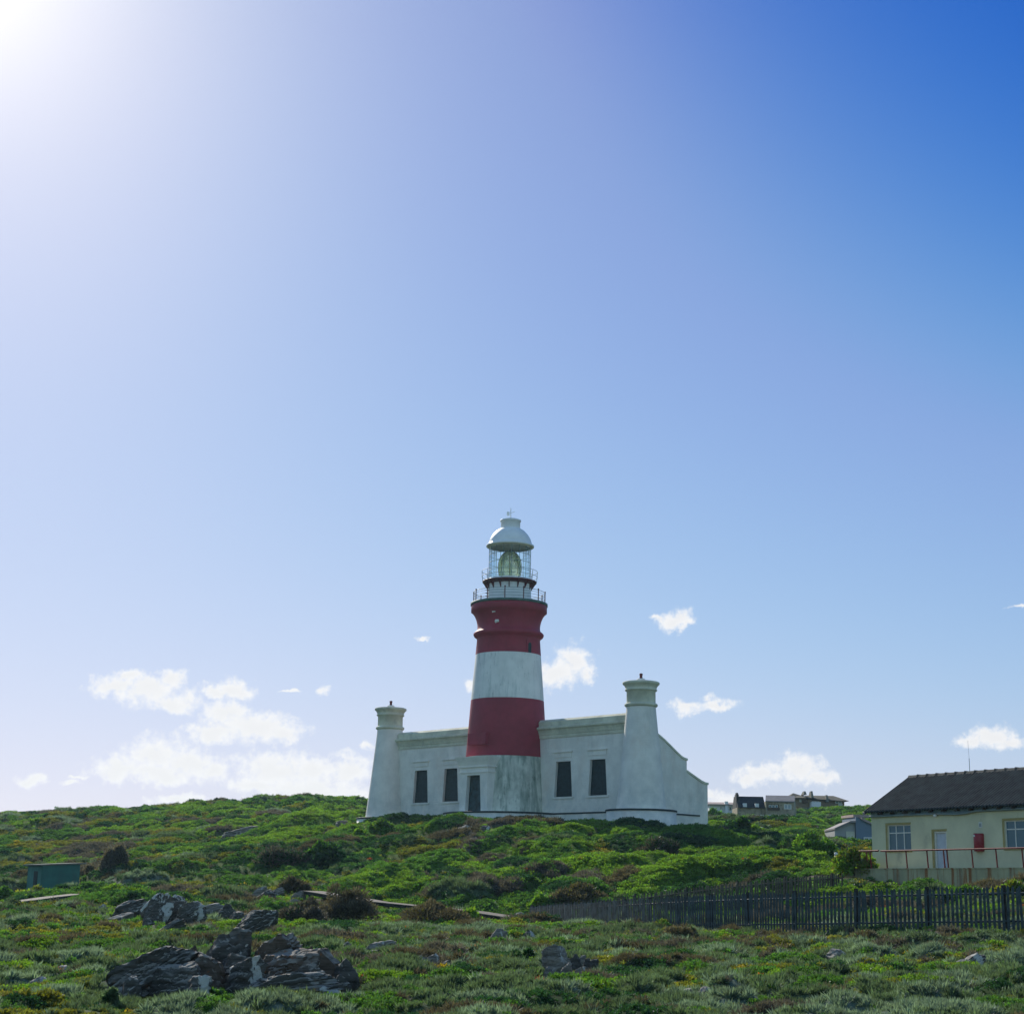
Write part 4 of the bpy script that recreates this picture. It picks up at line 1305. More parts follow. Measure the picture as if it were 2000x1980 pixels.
    # terrace with rust stained front wall
    te = thing('terrace', 'raised concrete terrace with rust streaked front wall under the yellow house', 'terrace', HS, HROT)
    MB().box((-.14, -1.8, -2.4), (18, -1.5, -.03)).box((-.14, -1.49, -2.4), (.1, -.02, -.03)).build('retaining_wall', M['concrete_rust'], te)
    MB().box((-.17, -1.83, -.03), (18, -.01, .02)).build('terrace_slab', M['concrete_rust'], te)
    rl = thing('handrail', 'rusty red metal handrail along the front edge of the concrete terrace', 'railing', hp(0, -1.7, .02), HROT)
    ln = lambda h: -.05 * h
    MB().tube([(0.0, ln(.9), .90), (2.05, ln(.9), .90)], .04, 8).tube([(2.05, ln(.9), .90), (2.32, ln(.9), .90)], .05, 8).build('top_rail', M['rail_red'], rl)
    MB().tube([(2.5, ln(.9), .88), (17.5, ln(.9), .90)], .042, 8).build('top_rail', M['rail_red'], rl)
    for x in (0.05, .89, 1.44, 1.71, 2.89, 4.34, 5.81, 6.95, 7.18, 8.82, 10.37, 11.99, 12.2, 13.6, 15.1, 16.6):
        MB().tube([(x, 0, 0), (x - .02, ln(.88), .88)], .036, 8).lathe([(.08, 0), (.08, .02), (0, .02)], 12, (x, 0)).build('post', M['rail_red'], rl)
    return root


# ------------------------------------------------------------------ houses on the far slope
class Far:
    """a building laid out by its place in the landscape: x to the right, y away, metres"""
    def __init__(s, name, label, px, py, Y, yaw=0.0, cat='house'):
        s.o = at(px, py, Y)
        s.px0, s.py0, s.Y = px, py, Y
        s.k = Y / 3200.0
        s.root = thing(name, label, cat, s.o, yaw)

    def X(s, px):
        return (px - s.px0) * s.k

    def Zz(s, py):
        return (s.py0 - py) * s.k * 1.0

    def part(s, nm, mt, mb, parent=None):
        return mb.build(nm, M[mt], parent or s.root)

    def win(s, a, b, c, d, y=0.0, pane='pane', parent=None, fr=.1, cols=2):
        x0, x1, z0, z1 = s.X(a), s.X(c), s.Zz(d), s.Zz(b)
        f = MB().box((x0, y - .06, z0), (x1, y, z0 + fr)).box((x0, y - .06, z1 - fr), (x1, y, z1))
        for i in range(cols + 1):
            cc = x0 + fr / 2 + (x1 - x0 - fr) * i / cols
            f.box((cc - fr / 2, y - .055, z0 + fr), (cc + fr / 2, y, z1 - fr))
        w = f.build('window', M['frame_white'], parent or s.root)
        MB().box((x0 + .02, y - .03, z0 + .02), (x1 - .02, y - .002, z1 - .02)).build('pane', M[pane], w)
        return w


def make_far_houses():
    # white flat roofed house
    f = Far('house', 'white house with flat brown roof edge, farthest left of the hillside houses', 1412, 1592, 270)
    X, Z = f.X, f.Zz
    f.part('wall', 'far_white', MB().box((X(1386), 0, Z(1600)), (X(1446), 6, Z(1572.5))))
    f.part('roof', 'pink_roof', MB().prism([(-.6, Z(1573)), (6.5, Z(1573)), (6.5, Z(1566)), (3, Z(1565)), (-.6, Z(1571))], 'x', X(1383), X(1448)))
    f.part('chimney', 'far_white', MB().box((X(1415.5), -.5, Z(1600)), (X(1421.5), .9, Z(1565.5))))
    f.win(1406, 1575, 1412, 1581.5, 0, 'pane_dark')
    f.win(1423.5, 1575, 1434, 1583.5, 0, 'pane_dark')
    f.win(1436.5, 1575, 1441, 1583, 0, 'pane_dark', cols=1)
    f.win(1390, 1576, 1396, 1580.5, 0, 'pane_dark', cols=1)

    # stone house with dark wing
    f = Far('house', 'stone house with black dormered roof on one half and grey slate gable on the other', 1503, 1606, 235)
    X, Z = f.X, f.Zz
    wing = f.part('wall', 'stone', MB().box((X(1442.5), .6, Z(1612)), (X(1496), 6, Z(1578))))
    wing['label'] = 'stone wall of the black roofed wing'
    rw = f.part('roof', 'slate_black', MB().prism([(.2, Z(1578.5)), (6.4, Z(1578.5)), (4.6, Z(1555)), (2.6, Z(1555))], 'x', X(1443.5), X(1497)))
    f.part('chimney', 'slate_black', MB().box((X(1442.7), 1.5, Z(1579)), (X(1447.5), 3.2, Z(1552))).box((X(1443.4), 1.8, Z(1552)), (X(1446.8), 2.9, Z(1549))), rw)
    for a in (1453.3, 1476.5):
        dm = f.part('dormer', 'far_white', MB().box((X(a), .15, Z(1577)), (X(a + 7), 2.4, Z(1570))), rw)
        dm['label'] = 'white dormer window'
    f.part('wall', 'stone', MB().box((X(1496), 0, Z(1612)), (X(1551), 7, Z(1566))))
    gd = MB()   # gable seen on the right side
    x1, x2 = X(1551), X(1565)
    gd.add([(x1, .02, Z(1612)), (x2, 4.6, Z(1610)), (x2, 4.6, Z(1566.5)), (X(1557.5), 2.3, Z(1553.5)), (x1, .02, Z(1566))], [(0, 1, 2, 3, 4)])
    gd.add([(x2, 4.6, Z(1610)), (x2 - 3, 7.5, Z(1610)), (x2 - 3, 7.5, Z(1566.5)), (x2, 4.6, Z(1566.5))], [(0, 1, 2, 3)])
    gw = f.part('gable_wall', 'stone', gd)
    f.part('roof', 'slate_grey', MB().hexa([(X(1495), -.35, Z(1567)), (X(1551.5), -.35, Z(1567)), (X(1558), 2.3, Z(1554)), (X(1501.5), 2.3, Z(1554)),
                                           (X(1495), -.35, Z(1565)), (X(1551.5), -.35, Z(1565)), (X(1558), 2.3, Z(1552.3)), (X(1501.5), 2.3, Z(1552.3))])
           .hexa([(X(1501.5), 2.3, Z(1554)), (X(1558), 2.3, Z(1554)), (X(1566), 4.9, Z(1567)), (X(1508), 4.9, Z(1567)),
                  (X(1501.5), 2.3, Z(1552.3)), (X(1558), 2.3, Z(1552.3)), (X(1566), 4.9, Z(1565)), (X(1508), 4.9, Z(1565))]))
    b = f.part('balcony', 'brown_wood', MB().box((X(1499), -.04, Z(1582.5)), (X(1522), .3, Z(1571))))
    f.part('balustrade', 'timber_dark', MB().box((X(1498.5), -.35, Z(1582.5)), (X(1522.5), -.28, Z(1577.5))), b)
    for a in (1502, 1508, 1514.5):
        f.win(a, 1572.5, a + 5, 1578, -.045, 'pane', b, .06, 1)
    f.win(1531.5, 1570.5, 1545.5, 1580, 0, 'pane_pale')
    f.win(1501, 1591, 1508, 1597, 0, 'pane_pale')
    f.win(1518, 1591, 1528, 1598, 0, 'pane_pale')
    f.win(1535.5, 1590.5, 1545.5, 1597.5, 0, 'pane_pale')
    f.win(1451, 1592, 1464, 1600, .6, 'pane_pale')
    f.win(1467.5, 1591.5, 1482, 1603, .6, 'pane_pale', cols=3)
    f.win(1486.5, 1591, 1494, 1602, .6, 'pane')
    w = thing('retaining_wall', 'grey stone retaining wall in front of the grey slate gabled house', 'wall', at(1550, 1607, 231))
    k = 231 / 3200
    MB().prism([(-36 * k, -1.5), (38 * k, -1.0), (37 * k, 15 * k), (20 * k, 13 * k), (0, 9 * k), (-15 * k, 7 * k), (-36 * k, 4 * k)], 'y', 0, .6).build('masonry', M['stone_grey'], w)

    # thatched house on the ridge
    f = Far('house', 'long low house with weathered hipped thatch roof and dark chimneys on the ridge', 1600, 1574, 290)
    X, Z = f.X, f.Zz
    f.part('wall', 'far_tan', MB().box((X(1556), 1, Z(1580)), (X(1588), 8, Z(1561))).box((X(1588.02), 1.5, Z(1582)), (X(1652), 8, Z(1562.5))))
    rf = f.part('roof', 'thatch', MB().add([(X(1541), -.3, Z(1559)), (X(1590), -.3, Z(1558.5)), (X(1590), 9, Z(1558)), (X(1541), 9, Z(1558)), (X(1558), 4, Z(1547)), (X(1572), 4, Z(1551))],
                                           [(0, 1, 5, 4), (1, 2, 5), (2, 3, 4, 5), (3, 0, 4), (3, 2, 1, 0)])
                .add([(X(1572), .2, Z(1559.5)), (X(1659), .2, Z(1563)), (X(1661), 9, Z(1561)), (X(1572), 9, Z(1559)), (X(1582), 4, Z(1551)), (X(1637), 4, Z(1551))],
                     [(0, 1, 5, 4), (1, 2, 5), (2, 3, 4, 5), (3, 0, 4), (3, 2, 1, 0)]))
    for a, t, b in ((1571.5, 1545.5, 1552), (1585, 1545, 1559), (1614, 1552, 1565.5)):
        f.part('chimney', 'stone_grey', MB().hexa([(X(a), .0, Z(b)), (X(a + 5.2), .0, Z(b)), (X(a + 5.2), 3.5, Z(b)), (X(a), 3.5, Z(b)),
                                                  (X(a + 1.2), .6, Z(t)), (X(a + 4), .6, Z(t)), (X(a + 4), 2, Z(t)), (X(a + 1.2), 2, Z(t))]), rf)
    f.part('white_annex', 'far_white', MB().box((X(1583.5), -1.2, Z(1576)), (X(1601), 1.4, Z(1566.5))))
    f.win(1589, 1563, 1603, 1567, 1.45, 'pane')
    f.win(1634, 1563, 1647, 1567.5, 1.45, 'pane')
    f.win(1640, 1568, 1648, 1571, 1.45, 'pane_pale', cols=1)
    f.win(1564, 1560.8, 1568, 1566, .95, 'pane_pale', cols=1)
    f.part('verandah', 'brown_wood', MB().box((X(1568.5), .6, Z(1568)), (X(1580), .98, Z(1559.6))))
    w = thing('garden_wall', 'dark garden wall with pale sloping end below the thatched house', 'wall', at(1610, 1584, 282))
    k = 282 / 3200
    MB().box((-44 * k, 0, -2), (27 * k, .5, 7 * k)).build('dark_wall', M['stone_grey'], w)
    MB().prism([(27.05 * k, -2), (76 * k, -2), (74 * k, -.6), (48 * k, 6 * k), (27.05 * k, 8.5 * k)], 'y', -.1, .5).build('pale_wall', M['concrete_rust'], w)

    # blue grey house behind the yellow one
    f = Far('house', 'blue grey gabled house with pale lean-to garage half hidden behind the yellow house', 1673, 1660, 150)
    X, Z = f.X, f.Zz
    f.part('wall', 'blue_wall', MB().prism([(X(1673), Z(1665)), (X(1726), Z(1665)), (X(1726), Z(1621)), (X(1704), Z(1611)), (X(1673), Z(1596.5))], 'y', 0, 6))
    f.part('roof', 'pink_roof', MB().hexa([(X(1671), .5, Z(1597.3)), (X(1707), .5, Z(1597.3)), (X(1707), 6, Z(1594)), (X(1671), 6, Z(1594)),
                                          (X(1671), .5, Z(1592)), (X(1707), .5, Z(1592)), (X(1707), 6, Z(1589.5)), (X(1671), 6, Z(1589.5))])
           .hexa([(X(1683), -.25, Z(1602)), (X(1730), -.25, Z(1624)), (X(1730), 5.9, Z(1624)), (X(1683), 5.9, Z(1602)),
                  (X(1683), -.25, Z(1598)), (X(1730), -.25, Z(1620)), (X(1730), 5.9, Z(1620)), (X(1683), 5.9, Z(1598))]))
    f.win(1687, 1635, 1707, 1646, 0, 'pane')
    f.part('lean_to', 'pale_wall', MB().prism([(X(1633.5), Z(1660)), (X(1672.5), Z(1660)), (X(1672.5), Z(1608)), (X(1662), Z(1608)), (X(1633.5), Z(1620))], 'y', .3, 5))
    f.part('lean_to_roof', 'slate_grey', MB().hexa([(X(1632), -.1, Z(1622)), (X(1663), -.1, Z(1608.5)), (X(1663), 5, Z(1608.5)), (X(1632), 5, Z(1622)),
                                                   (X(1632), -.1, Z(1619)), (X(1663), -.1, Z(1605)), (X(1663), 5, Z(1605)), (X(1632), 5, Z(1619))])
           .box((X(1663), -.1, Z(1608.5)), (X(1672.7), 5, Z(1605))))
    gd = f.part('garage_door', 'cornice', MB().box((X(1655), .24, Z(1652)), (X(1672), .32, Z(1624.5))))
    f.part('hatch', 'far_white', MB().box((X(1659.5), .16, Z(1652)), (X(1668), .235, Z(1637))), gd)


def make_shed():
    g = ground_hit(92, 1741)
    k = g[1] / 3200
    sh = thing('shed', 'small dark green shed with sloping slab roof on the left slope', 'shed', (g[0], g[1], g[2]), rad(38))
    sh.location.x = at(80, 1740, g[1])[0]
    W, Dp = 75 * k, 72 * k
    ROCK_ZONES.append((sh.location.x + 1.0, sh.location.y + .3, 2.6))
    ROCK_ZONES.append((sh.location.x - .3, sh.location.y - 1.6, 2.0))
    h0, h1 = 57 * k, 61 * k
    # local origin = near corner, +x along the long face to the right, +y along the short face to the back
    rise = lambda x: h0 + (h1 - h0) * x / W
    MB().hexa([(0, 0, -1.0), (W, 0, -1.0), (W, Dp, -1.0), (0, Dp, -1.0), (0, 0, h0), (W, 0, h1), (W, Dp, h1), (0, Dp, h0)]).build('wall', M['shed_green'], sh)
    MB().hexa([(-.25, -.15, h0 - .02), (W + .35, -.12, h1 + .02), (W + .35, Dp + .25, h1 + .02), (-.25, Dp + .25, h0 - .02),
               (-.25, -.15, h0 + .07), (W + .35, -.12, h1 + .12), (W + .35, Dp + .25, h1 + .12), (-.25, Dp + .25, h0 + .07)]).build('roof', M['shed_roof'], sh)
    # the paler short end with its narrow door
    MB().box((-.03, .08, -1.0), (-.004, Dp * .95, h0 - .1)).build('end_panel', M['shed_green_pale'], sh)
    d = MB().box((-.06, Dp * .28, -.9), (-.031, Dp * .52, h0 - .35)).build('door', M['shed_door'], sh)
    return sh


# ------------------------------------------------------------------ rocks
def rock_material(name, base, lichen, orange):
    m, nt = new_mat(name)
    oc = N(nt, 'ShaderNodeTexCoord').outputs['Object']
    tilt = N(nt, 'ShaderNodeMapping', ins={0: oc, 2: (0.2, rad(-32), 0.4), 3: (1.2, 1.2, 9.0)}).outputs[0]
    band = N(nt, 'ShaderNodeTexNoise', ins={'Vector': tilt, 'Scale': 1.6, 'Detail': 7.0, 'Roughness': 0.7}).outputs[0]
    big = N(nt, 'ShaderNodeTexNoise', ins={'Vector': oc, 'Scale': 2.2, 'Detail': 6.0, 'Roughness': 0.65}).outputs[0]
    col = mixc(nt, mapr(nt, band, 0.32, 0.68), c4(tuple(c * 0.55 for c in base)), c4(tuple(c * 1.35 for c in base)))
    col = mixc(nt, math_(nt, 'MULTIPLY', mapr(nt, big, 0.5, 0.72), 0.7), col, (0.17, 0.12, 0.08, 1))
    fine = N(nt, 'ShaderNodeTexNoise', ins={'Vector': oc, 'Scale': 16.0, 'Detail': 5.0, 'Roughness': 0.7}).outputs[0]
    v = N(nt, 'ShaderNodeTexNoise', ins={'Vector': oc, 'Scale': 1.5, 'Detail': 5.0, 'Roughness': 0.55, 'Distortion': 0.6}).outputs[0]
    ls = math_(nt, 'ADD', v, math_(nt, 'MULTIPLY', math_(nt, 'SUBTRACT', fine, 0.5), 0.10))
    col = mixc(nt, mapr(nt, ls, lichen, lichen + 0.02), col, (0.48, 0.48, 0.44, 1))
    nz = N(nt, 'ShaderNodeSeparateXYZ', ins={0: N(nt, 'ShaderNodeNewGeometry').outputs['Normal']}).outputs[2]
    sunlit_rim = math_(nt, 'MULTIPLY', mapr(nt, nz, 0.30, 0.75), mapr(nt, math_(nt, 'ADD', band, math_(nt, 'MULTIPLY', fine, 0.5)), 0.55, 0.85))  # sunlit upper rims painted pale into the colour, by upward normal
    col = mixc(nt, math_(nt, 'MULTIPLY', sunlit_rim, 0.75), col, (0.34, 0.32, 0.28, 1))
    o = N(nt, 'ShaderNodeTexNoise', ins={'Vector': oc, 'Scale': 4.5, 'Detail': 6.0, 'Roughness': 0.7}).outputs[0]
    col = mixc(nt, math_(nt, 'MULTIPLY', mapr(nt, o, orange, orange + 0.06), 0.7), col, (0.26, 0.085, 0.02, 1))
    bs = N(nt, 'ShaderNodeBsdfPrincipled', ins={'Base Color': col, 'Roughness': 0.85, 'Specular IOR Level': 0.25})
    hgt = math_(nt, 'ADD', math_(nt, 'MULTIPLY', band, 0.9), math_(nt, 'MULTIPLY', fine, 0.35))
    b_ = N(nt, 'ShaderNodeBump', ins={'Strength': 0.9, 'Distance': 0.06, 'Height': hgt})
    nt.links.new(b_.outputs[0], bs.inputs['Normal'])
    nt.links.new(bs.outputs[0], N(nt, 'ShaderNodeOutputMaterial').inputs[0])
    return m


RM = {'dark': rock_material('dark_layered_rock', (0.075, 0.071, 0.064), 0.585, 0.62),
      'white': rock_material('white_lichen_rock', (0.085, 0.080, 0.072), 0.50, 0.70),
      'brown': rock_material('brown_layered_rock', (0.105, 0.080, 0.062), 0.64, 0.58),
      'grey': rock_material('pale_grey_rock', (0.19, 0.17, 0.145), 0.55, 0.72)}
_ico = {}


def ico(n):
    if n not in _ico:
        bm = bmesh.new()
        bmesh.ops.create_icosphere(bm, subdivisions=n, radius=1.0)
        bm.verts.ensure_lookup_table()
        _ico[n] = (np.array([v.co[:] for v in bm.verts]), np.array([[v.index for v in f.verts] for f in bm.faces]))
        bm.free()
    return _ico[n]


def rock(px, py, w, h, tilt, mat, label, depth=0.75, sub=4, sink=0.22, name='boulder', cat='rock', group=None, Yr=None, back=0.0, ang=11):
    """w, h: size in photo pixels at the spot where it stands; tilt: dip of its layers and long axis in degrees"""
    if group and 'knobbly' in group:
        h *= 1.25
    if Yr:
        Y = Yr + back
        X = at(px, py, Y)[0]
        gzz = gz(X, Y)
        zb = at(px, py, Y)[2]
    else:
        g = ground_hit(px, py)
        X, Y, zb = g
        gzz = zb
    k = Y / 3200
    W, H = w * k, h * k
    ztop = at(px, py - h, Y)[2] if Yr else zb + H + 0.85 * lift_at(Y)
    zlow = min(zb, gzz) - max(0.10 * H, 0.04)
    rng = np.random.default_rng(int(px * 3 + py * 17 + w))
    v, fc = ico(sub)
    nrm = rnd_dirs(ang, rng)
    nrm[:3] = np.array([[0, 0.1, 1], [0.2, -1, 0.35], [-0.8, -0.5, 0.5]]) + rng.normal(size=(3, 3)) * 0.2
    nrm /= np.linalg.norm(nrm, axis=1, keepdims=True)
    dpl = 0.62 + 0.34 * rng.random(ang)
    c = v @ nrm.T
    r = np.where(c > 0.05, dpl[None] / np.maximum(c, 0.05), 9).min(1)
    r = np.minimum(r, 1.12)
    off = rng.random(3) * 50
    q = v * r[:, None]
    # irregular beds: the surface steps in and out from layer to layer and is cut by joints
    s = q[:, 2] * 4.2 + 1.1 * (fbm(q * 1.3 + off, 3, 4) - 0.5) * 2 + off[0]
    lay = np.floor(s)
    fr = s - lay
    jit = _hash(lay.astype(np.int64), lay.astype(np.int64) * 0 + int(off[1] * 10), lay.astype(np.int64) * 0, 5)
    horiz = np.sqrt(np.maximum(0, 1 - np.clip(v[:, 2], -1, 1) ** 2))
    crack = np.clip((np.abs(fr - 0.5) * 2 - 0.75) / 0.25, 0, 1)
    step = 1 + horiz * (0.20 * (jit - 0.5) - 0.11 * crack)
    rid = 1 - np.abs(2 * fbm(q * 2.2 + off + 9, 3, 13) - 1) * 2
    joint = np.clip((rid - 0.80) / 0.2, 0, 1)
    r = 1 + 0.24 * (fbm(q * 1.6 + off, 4, 3) - 0.5) + 0.16 * (fbm(q * 5.5 + off, 4, 8) - 0.5) - 0.10 * joint
    p = q * r[:, None]
    p[:, :2] *= step[:, None]
    t = rad(tilt)
    ct, st = math.cos(t), math.sin(t)
    L = W / 2 / max(0.6, ct)
    T = max(H * 0.78, 0.3 * L)
    p = p * np.array([L, W * depth / 2, T * 0.85])
    x = p[:, 0] * ct - p[:, 2] * st
    z = p[:, 0] * st + p[:, 2] * ct
    p[:, 0], p[:, 2] = x, z
    p[:, 0] *= W / max(1e-6, np.ptp(p[:, 0]))
    p[:, 0] -= (p[:, 0].max() + p[:, 0].min()) / 2
    zz = (p[:, 2] - p[:, 2].min()) / max(1e-6, np.ptp(p[:, 2]))
    # the buried quarter stays below ground
    p[:, 2] = zz * (ztop - zlow + sink * H) - sink * H
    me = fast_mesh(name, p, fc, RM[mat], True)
    me.set_sharp_from_angle(angle=rad(28))
    o = link(name, me, None, (X, Y, zlow))
    tag(o, label, cat, group)
    ROCK_ZONES.append((X, Y, W / 2))
    return o


def make_rocks():
    OUTC = 'boulders of the dark foreground outcrop'
    YO = ground_hit(430, 1925, 0.30)[1] + 0.2
    # the big dark outcrop at lower left, taken boulder by boulder
    rock(292, 1932, 175, 92, 34, 'dark', 'large slanting slab with a flat sloping face at the left end of the dark outcrop', 0.7, 5, .2, group=OUTC, Yr=YO, back=.3)
    rock(345, 1934, 110, 58, 10, 'dark', 'dark blocky boulder at the foot of the large slanting slab', 0.7, 5, .3, group=OUTC, Yr=YO, back=-.1)
    rock(256, 1930, 48, 26, 20, 'dark', 'small rounded dark boulder lying before the left end of the outcrop', 0.9, 4, .3, group=OUTC, Yr=YO, back=-.5)
    rock(392, 1925, 96, 68, -6, 'brown', 'upright brownish block in the middle of the dark outcrop', 0.7, 5, .2, group=OUTC, Yr=YO, back=.4)
    rock(372, 1868, 48, 24, 10, 'brown', 'small knobbly brown rock in the notch of the dark outcrop', 0.9, 4, .5, group=OUTC, Yr=YO, back=.9)
    rock(437, 1892, 112, 84, 28, 'dark', 'tall domed boulder forming the highest point of the dark outcrop', 0.8, 5, .3, group=OUTC, Yr=YO, back=1.3)
    rock(404, 1878, 24, 24, 0, 'dark', 'fist shaped small rock before the domed boulder', 0.9, 4, .3, group=OUTC, Yr=YO, back=.6)
    rock(540, 1868, 96, 48, 22, 'brown', 'brown layered boulder with jagged top right of the domed boulder', 0.8, 5, .2, group=OUTC, Yr=YO, back=1.2)
    rock(470, 1925, 140, 66, 3, 'dark', 'wide dark wall of rock under the domed boulder', 0.6, 5, .2, group=OUTC, Yr=YO, back=.7)
    rock(560, 1902, 160, 52, 6, 'brown', 'broad layered ledge under the jagged brown boulder', 0.6, 5, .2, group=OUTC, Yr=YO, back=.7)
    rock(484, 1912, 80, 48, 14, 'white', 'boulder splashed with white lichen in the centre of the outcrop', 0.7, 5, .2, group=OUTC, Yr=YO, back=.1)
    rock(384, 1932, 62, 30, 12, 'white', 'low boulder with a white lichen top at the foot of the outcrop', 0.9, 4, .3, group=OUTC, Yr=YO, back=-.6)
    rock(592, 1909, 86, 34, 8, 'dark', 'oval smooth boulder resting on the long lower slab', 0.6, 5, .2, group=OUTC, Yr=YO, back=0)
    rock(530, 1908, 30, 16, 10, 'dark', 'small rock beside the oval smooth boulder', 0.9, 4, .3, group=OUTC, Yr=YO, back=-.2)
    rock(568, 1938, 220, 42, 4, 'dark', 'long low dark slab along the bottom of the outcrop', 0.4, 5, .25, group=OUTC, Yr=YO, back=-.4)
    rock(634, 1874, 68, 24, -3, 'brown', 'flat tan topped rock at the right end of the outcrop', 0.7, 4, .3, group=OUTC, Yr=YO, back=.6)
    rock(606, 1856, 26, 10, 0, 'brown', 'tiny orange rock on the flat tan topped rock', 0.7, 4, .3, group=OUTC, Yr=YO, back=1.2)
    rock(678, 1896, 50, 26, -8, 'dark', 'dark block right of the flat tan topped rock', 0.8, 4, .3, group=OUTC, Yr=YO, back=.3)
    rock(668, 1916, 40, 18, 0, 'dark', 'low dark block beyond the right end of the long slab', 0.8, 4, .3, group=OUTC, Yr=YO, back=-.3)
    # slanted ledge behind the outcrop
    LED = 'slanting pale ledges on the left slope'
    rock(305, 1802, 64, 58, 40, 'white', 'slanting slab with white crest in the ledge behind the outcrop', 0.6, 5, .2, group=LED)
    rock(345, 1800, 60, 52, 38, 'white', 'white faced slab in the middle of the slanting ledge', 0.6, 5, .2, group=LED)
    rock(372, 1804, 62, 44, 24, 'white', 'rounded dark boulder with white left face at the right end of the slanting ledge', 0.7, 5, .2, group=LED)
    rock(325, 1822, 74, 30, 34, 'dark', 'thin dark strip of rock at the foot of the slanting ledge', 0.5, 4, .2, group=LED)
    rock(290, 1806, 26, 16, 10, 'dark', 'small dark rock left of the slanting ledge', 0.9, 4, .3, group=LED)
    rock(245, 1786, 70, 32, 28, 'dark', 'dark ridge of rock up left of the slanting ledge', 0.5, 4, .2, group=LED)
    rock(196, 1778, 36, 14, 30, 'grey', 'thin pale stone at the far left of the ledges', 0.5, 4, .2, group=LED)
    rock(282, 1776, 32, 18, 20, 'grey', 'pale stone between the dark ridge and the slanting ledge', 0.7, 4, .2, group=LED)
    rock(230, 1792, 60, 12, 14, 'grey', 'long thin pale ledge below the dark ridge', 0.4, 4, .2, group=LED)
    rock(404, 1780, 70, 18, 12, 'grey', 'flat pale ledge right above the slanting ledge', 0.4, 4, .2, group=LED)
    rock(443, 1788, 36, 24, 0, 'dark', 'square dark block right of the slanting ledge', 0.8, 4, .2, group=LED)
    rock(452, 1770, 40, 12, 6, 'grey', 'low knobbly ledge behind the square dark block', 0.5, 4, .3, group=LED)
    rock(512, 1766, 56, 30, 18, 'dark', 'dark boulder with pale top halfway up the left slope', 0.7, 5, .2)
    rock(505, 1752, 34, 22, 40, 'grey', 'leaning pale slab behind the dark boulder on the left slope', 0.3, 4, .2)
    rock(538, 1745, 36, 14, 28, 'grey', 'thin grey slab beside the leaning pale slab', 0.3, 4, .2)
    rock(583, 1752, 30, 14, 8, 'grey', 'pale rounded rock by the end of the boardwalk', 0.7, 4, .2)
    rock(574, 1764, 24, 10, 8, 'grey', 'flat stone below the pale rounded rock', 0.7, 4, .2)
    rock(628, 1777, 18, 15, 20, 'grey', 'small pale stone in front of the dark brown bush', 0.7, 4, .2)
    rock(500, 1816, 84, 40, 22, 'dark', 'broad dark boulder behind the highest point of the outcrop', 0.6, 5, .2)
    rock(462, 1796, 30, 18, 10, 'dark', 'dark rock behind and left of the broad dark boulder', 0.8, 4, .2)
    rock(514, 1786, 34, 10, 16, 'grey', 'pale strip of rock on top of the broad dark boulder', 0.5, 4, .3)
    # flat ledges right of the outcrop
    FLA = 'flat ledges right of the outcrop'
    rock(680, 1862, 42, 24, 14, 'dark', 'dark angular boulder at the left of the flat ledges', 0.8, 4, .2, group=FLA)
    rock(738, 1856, 82, 22, 10, 'grey', 'widest pale layered ledge right of the outcrop', 0.5, 5, .25, group=FLA)
    rock(716, 1872, 56, 20, 14, 'dark', 'dark ledge below the widest pale ledge', 0.6, 4, .2, group=FLA)
    rock(770, 1856, 36, 14, 6, 'grey', 'rounded grey ledge end right of the widest pale ledge', 0.6, 4, .2, group=FLA)
    rock(796, 1860, 36, 14, 4, 'grey', 'small bumpy grey rock in the row of flat ledges', 0.6, 4, .2, group=FLA)
    rock(832, 1848, 38, 12, 8, 'dark', 'thin dark stone farthest back among the flat ledges', 0.5, 4, .2, group=FLA)
    rock(866, 1860, 62, 12, 10, 'grey', 'long low grey stone right of the flat ledges', 0.5, 4, .2, group=FLA)
    rock(776, 1886, 36, 14, 20, 'grey', 'slanting grey stone in the front row of ledges', 0.6, 4, .2, group=FLA)
    rock(816, 1884, 44, 20, 22, 'grey', 'middle slanting stone in the front row of ledges', 0.6, 4, .2, group=FLA)
    rock(842, 1882, 38, 22, 16, 'grey', 'knobbly stone in the front row of ledges', 0.6, 4, .2, group=FLA)
    rock(866, 1886, 34, 14, 16, 'dark', 'rightmost stone in the front row of ledges', 0.6, 4, .2, group=FLA)
    rock(800, 1870, 26, 8, 12, 'grey', 'tiny stone between the two rows of ledges', 0.6, 4, .2, group=FLA)
    rock(884, 1830, 14, 11, 0, 'grey', 'single small grey stone standing in the grass', 0.8, 4, .2)
    rock(972, 1836, 38, 24, 32, 'grey', 'slanting pale stone below the fence corner', 0.5, 4, .2)
    rock(938, 1842, 20, 7, 8, 'grey', 'flat pale stone left of the slanting pale stone', 0.6, 4, .2)
    rock(1014, 1822, 24, 11, 4, 'grey', 'pale flat topped stone under the fence corner', 0.7, 4, .2)
    rock(1034, 1835, 30, 20, 10, 'white', 'dark boulder with white crown under the fence corner', 0.8, 4, .2)
    # cluster right of centre
    YC = ground_hit(1110, 1900, 0.26)[1]
    CL = 'rocks of the knobbly grey cluster'
    rock(1086, 1900, 56, 44, 24, 'grey', 'largest upright rock of the knobbly cluster right of centre', 0.7, 5, .2, group=CL)
    rock(1108, 1902, 26, 20, 20, 'grey', 'lumpy rock leaning on the largest rock of the cluster', 0.8, 4, .2, group=CL, Yr=YC, back=-.3)
    rock(1124, 1892, 26, 24, 0, 'dark', 'dark knob in the middle of the cluster', 0.8, 4, .2, group=CL)
    rock(1138, 1886, 16, 18, 0, 'grey', 'small round knob at the back of the cluster', 0.8, 4, .2, group=CL)
    rock(1149, 1892, 18, 18, 0, 'dark', 'rounded rock left of the end of the cluster', 0.8, 4, .2, group=CL)
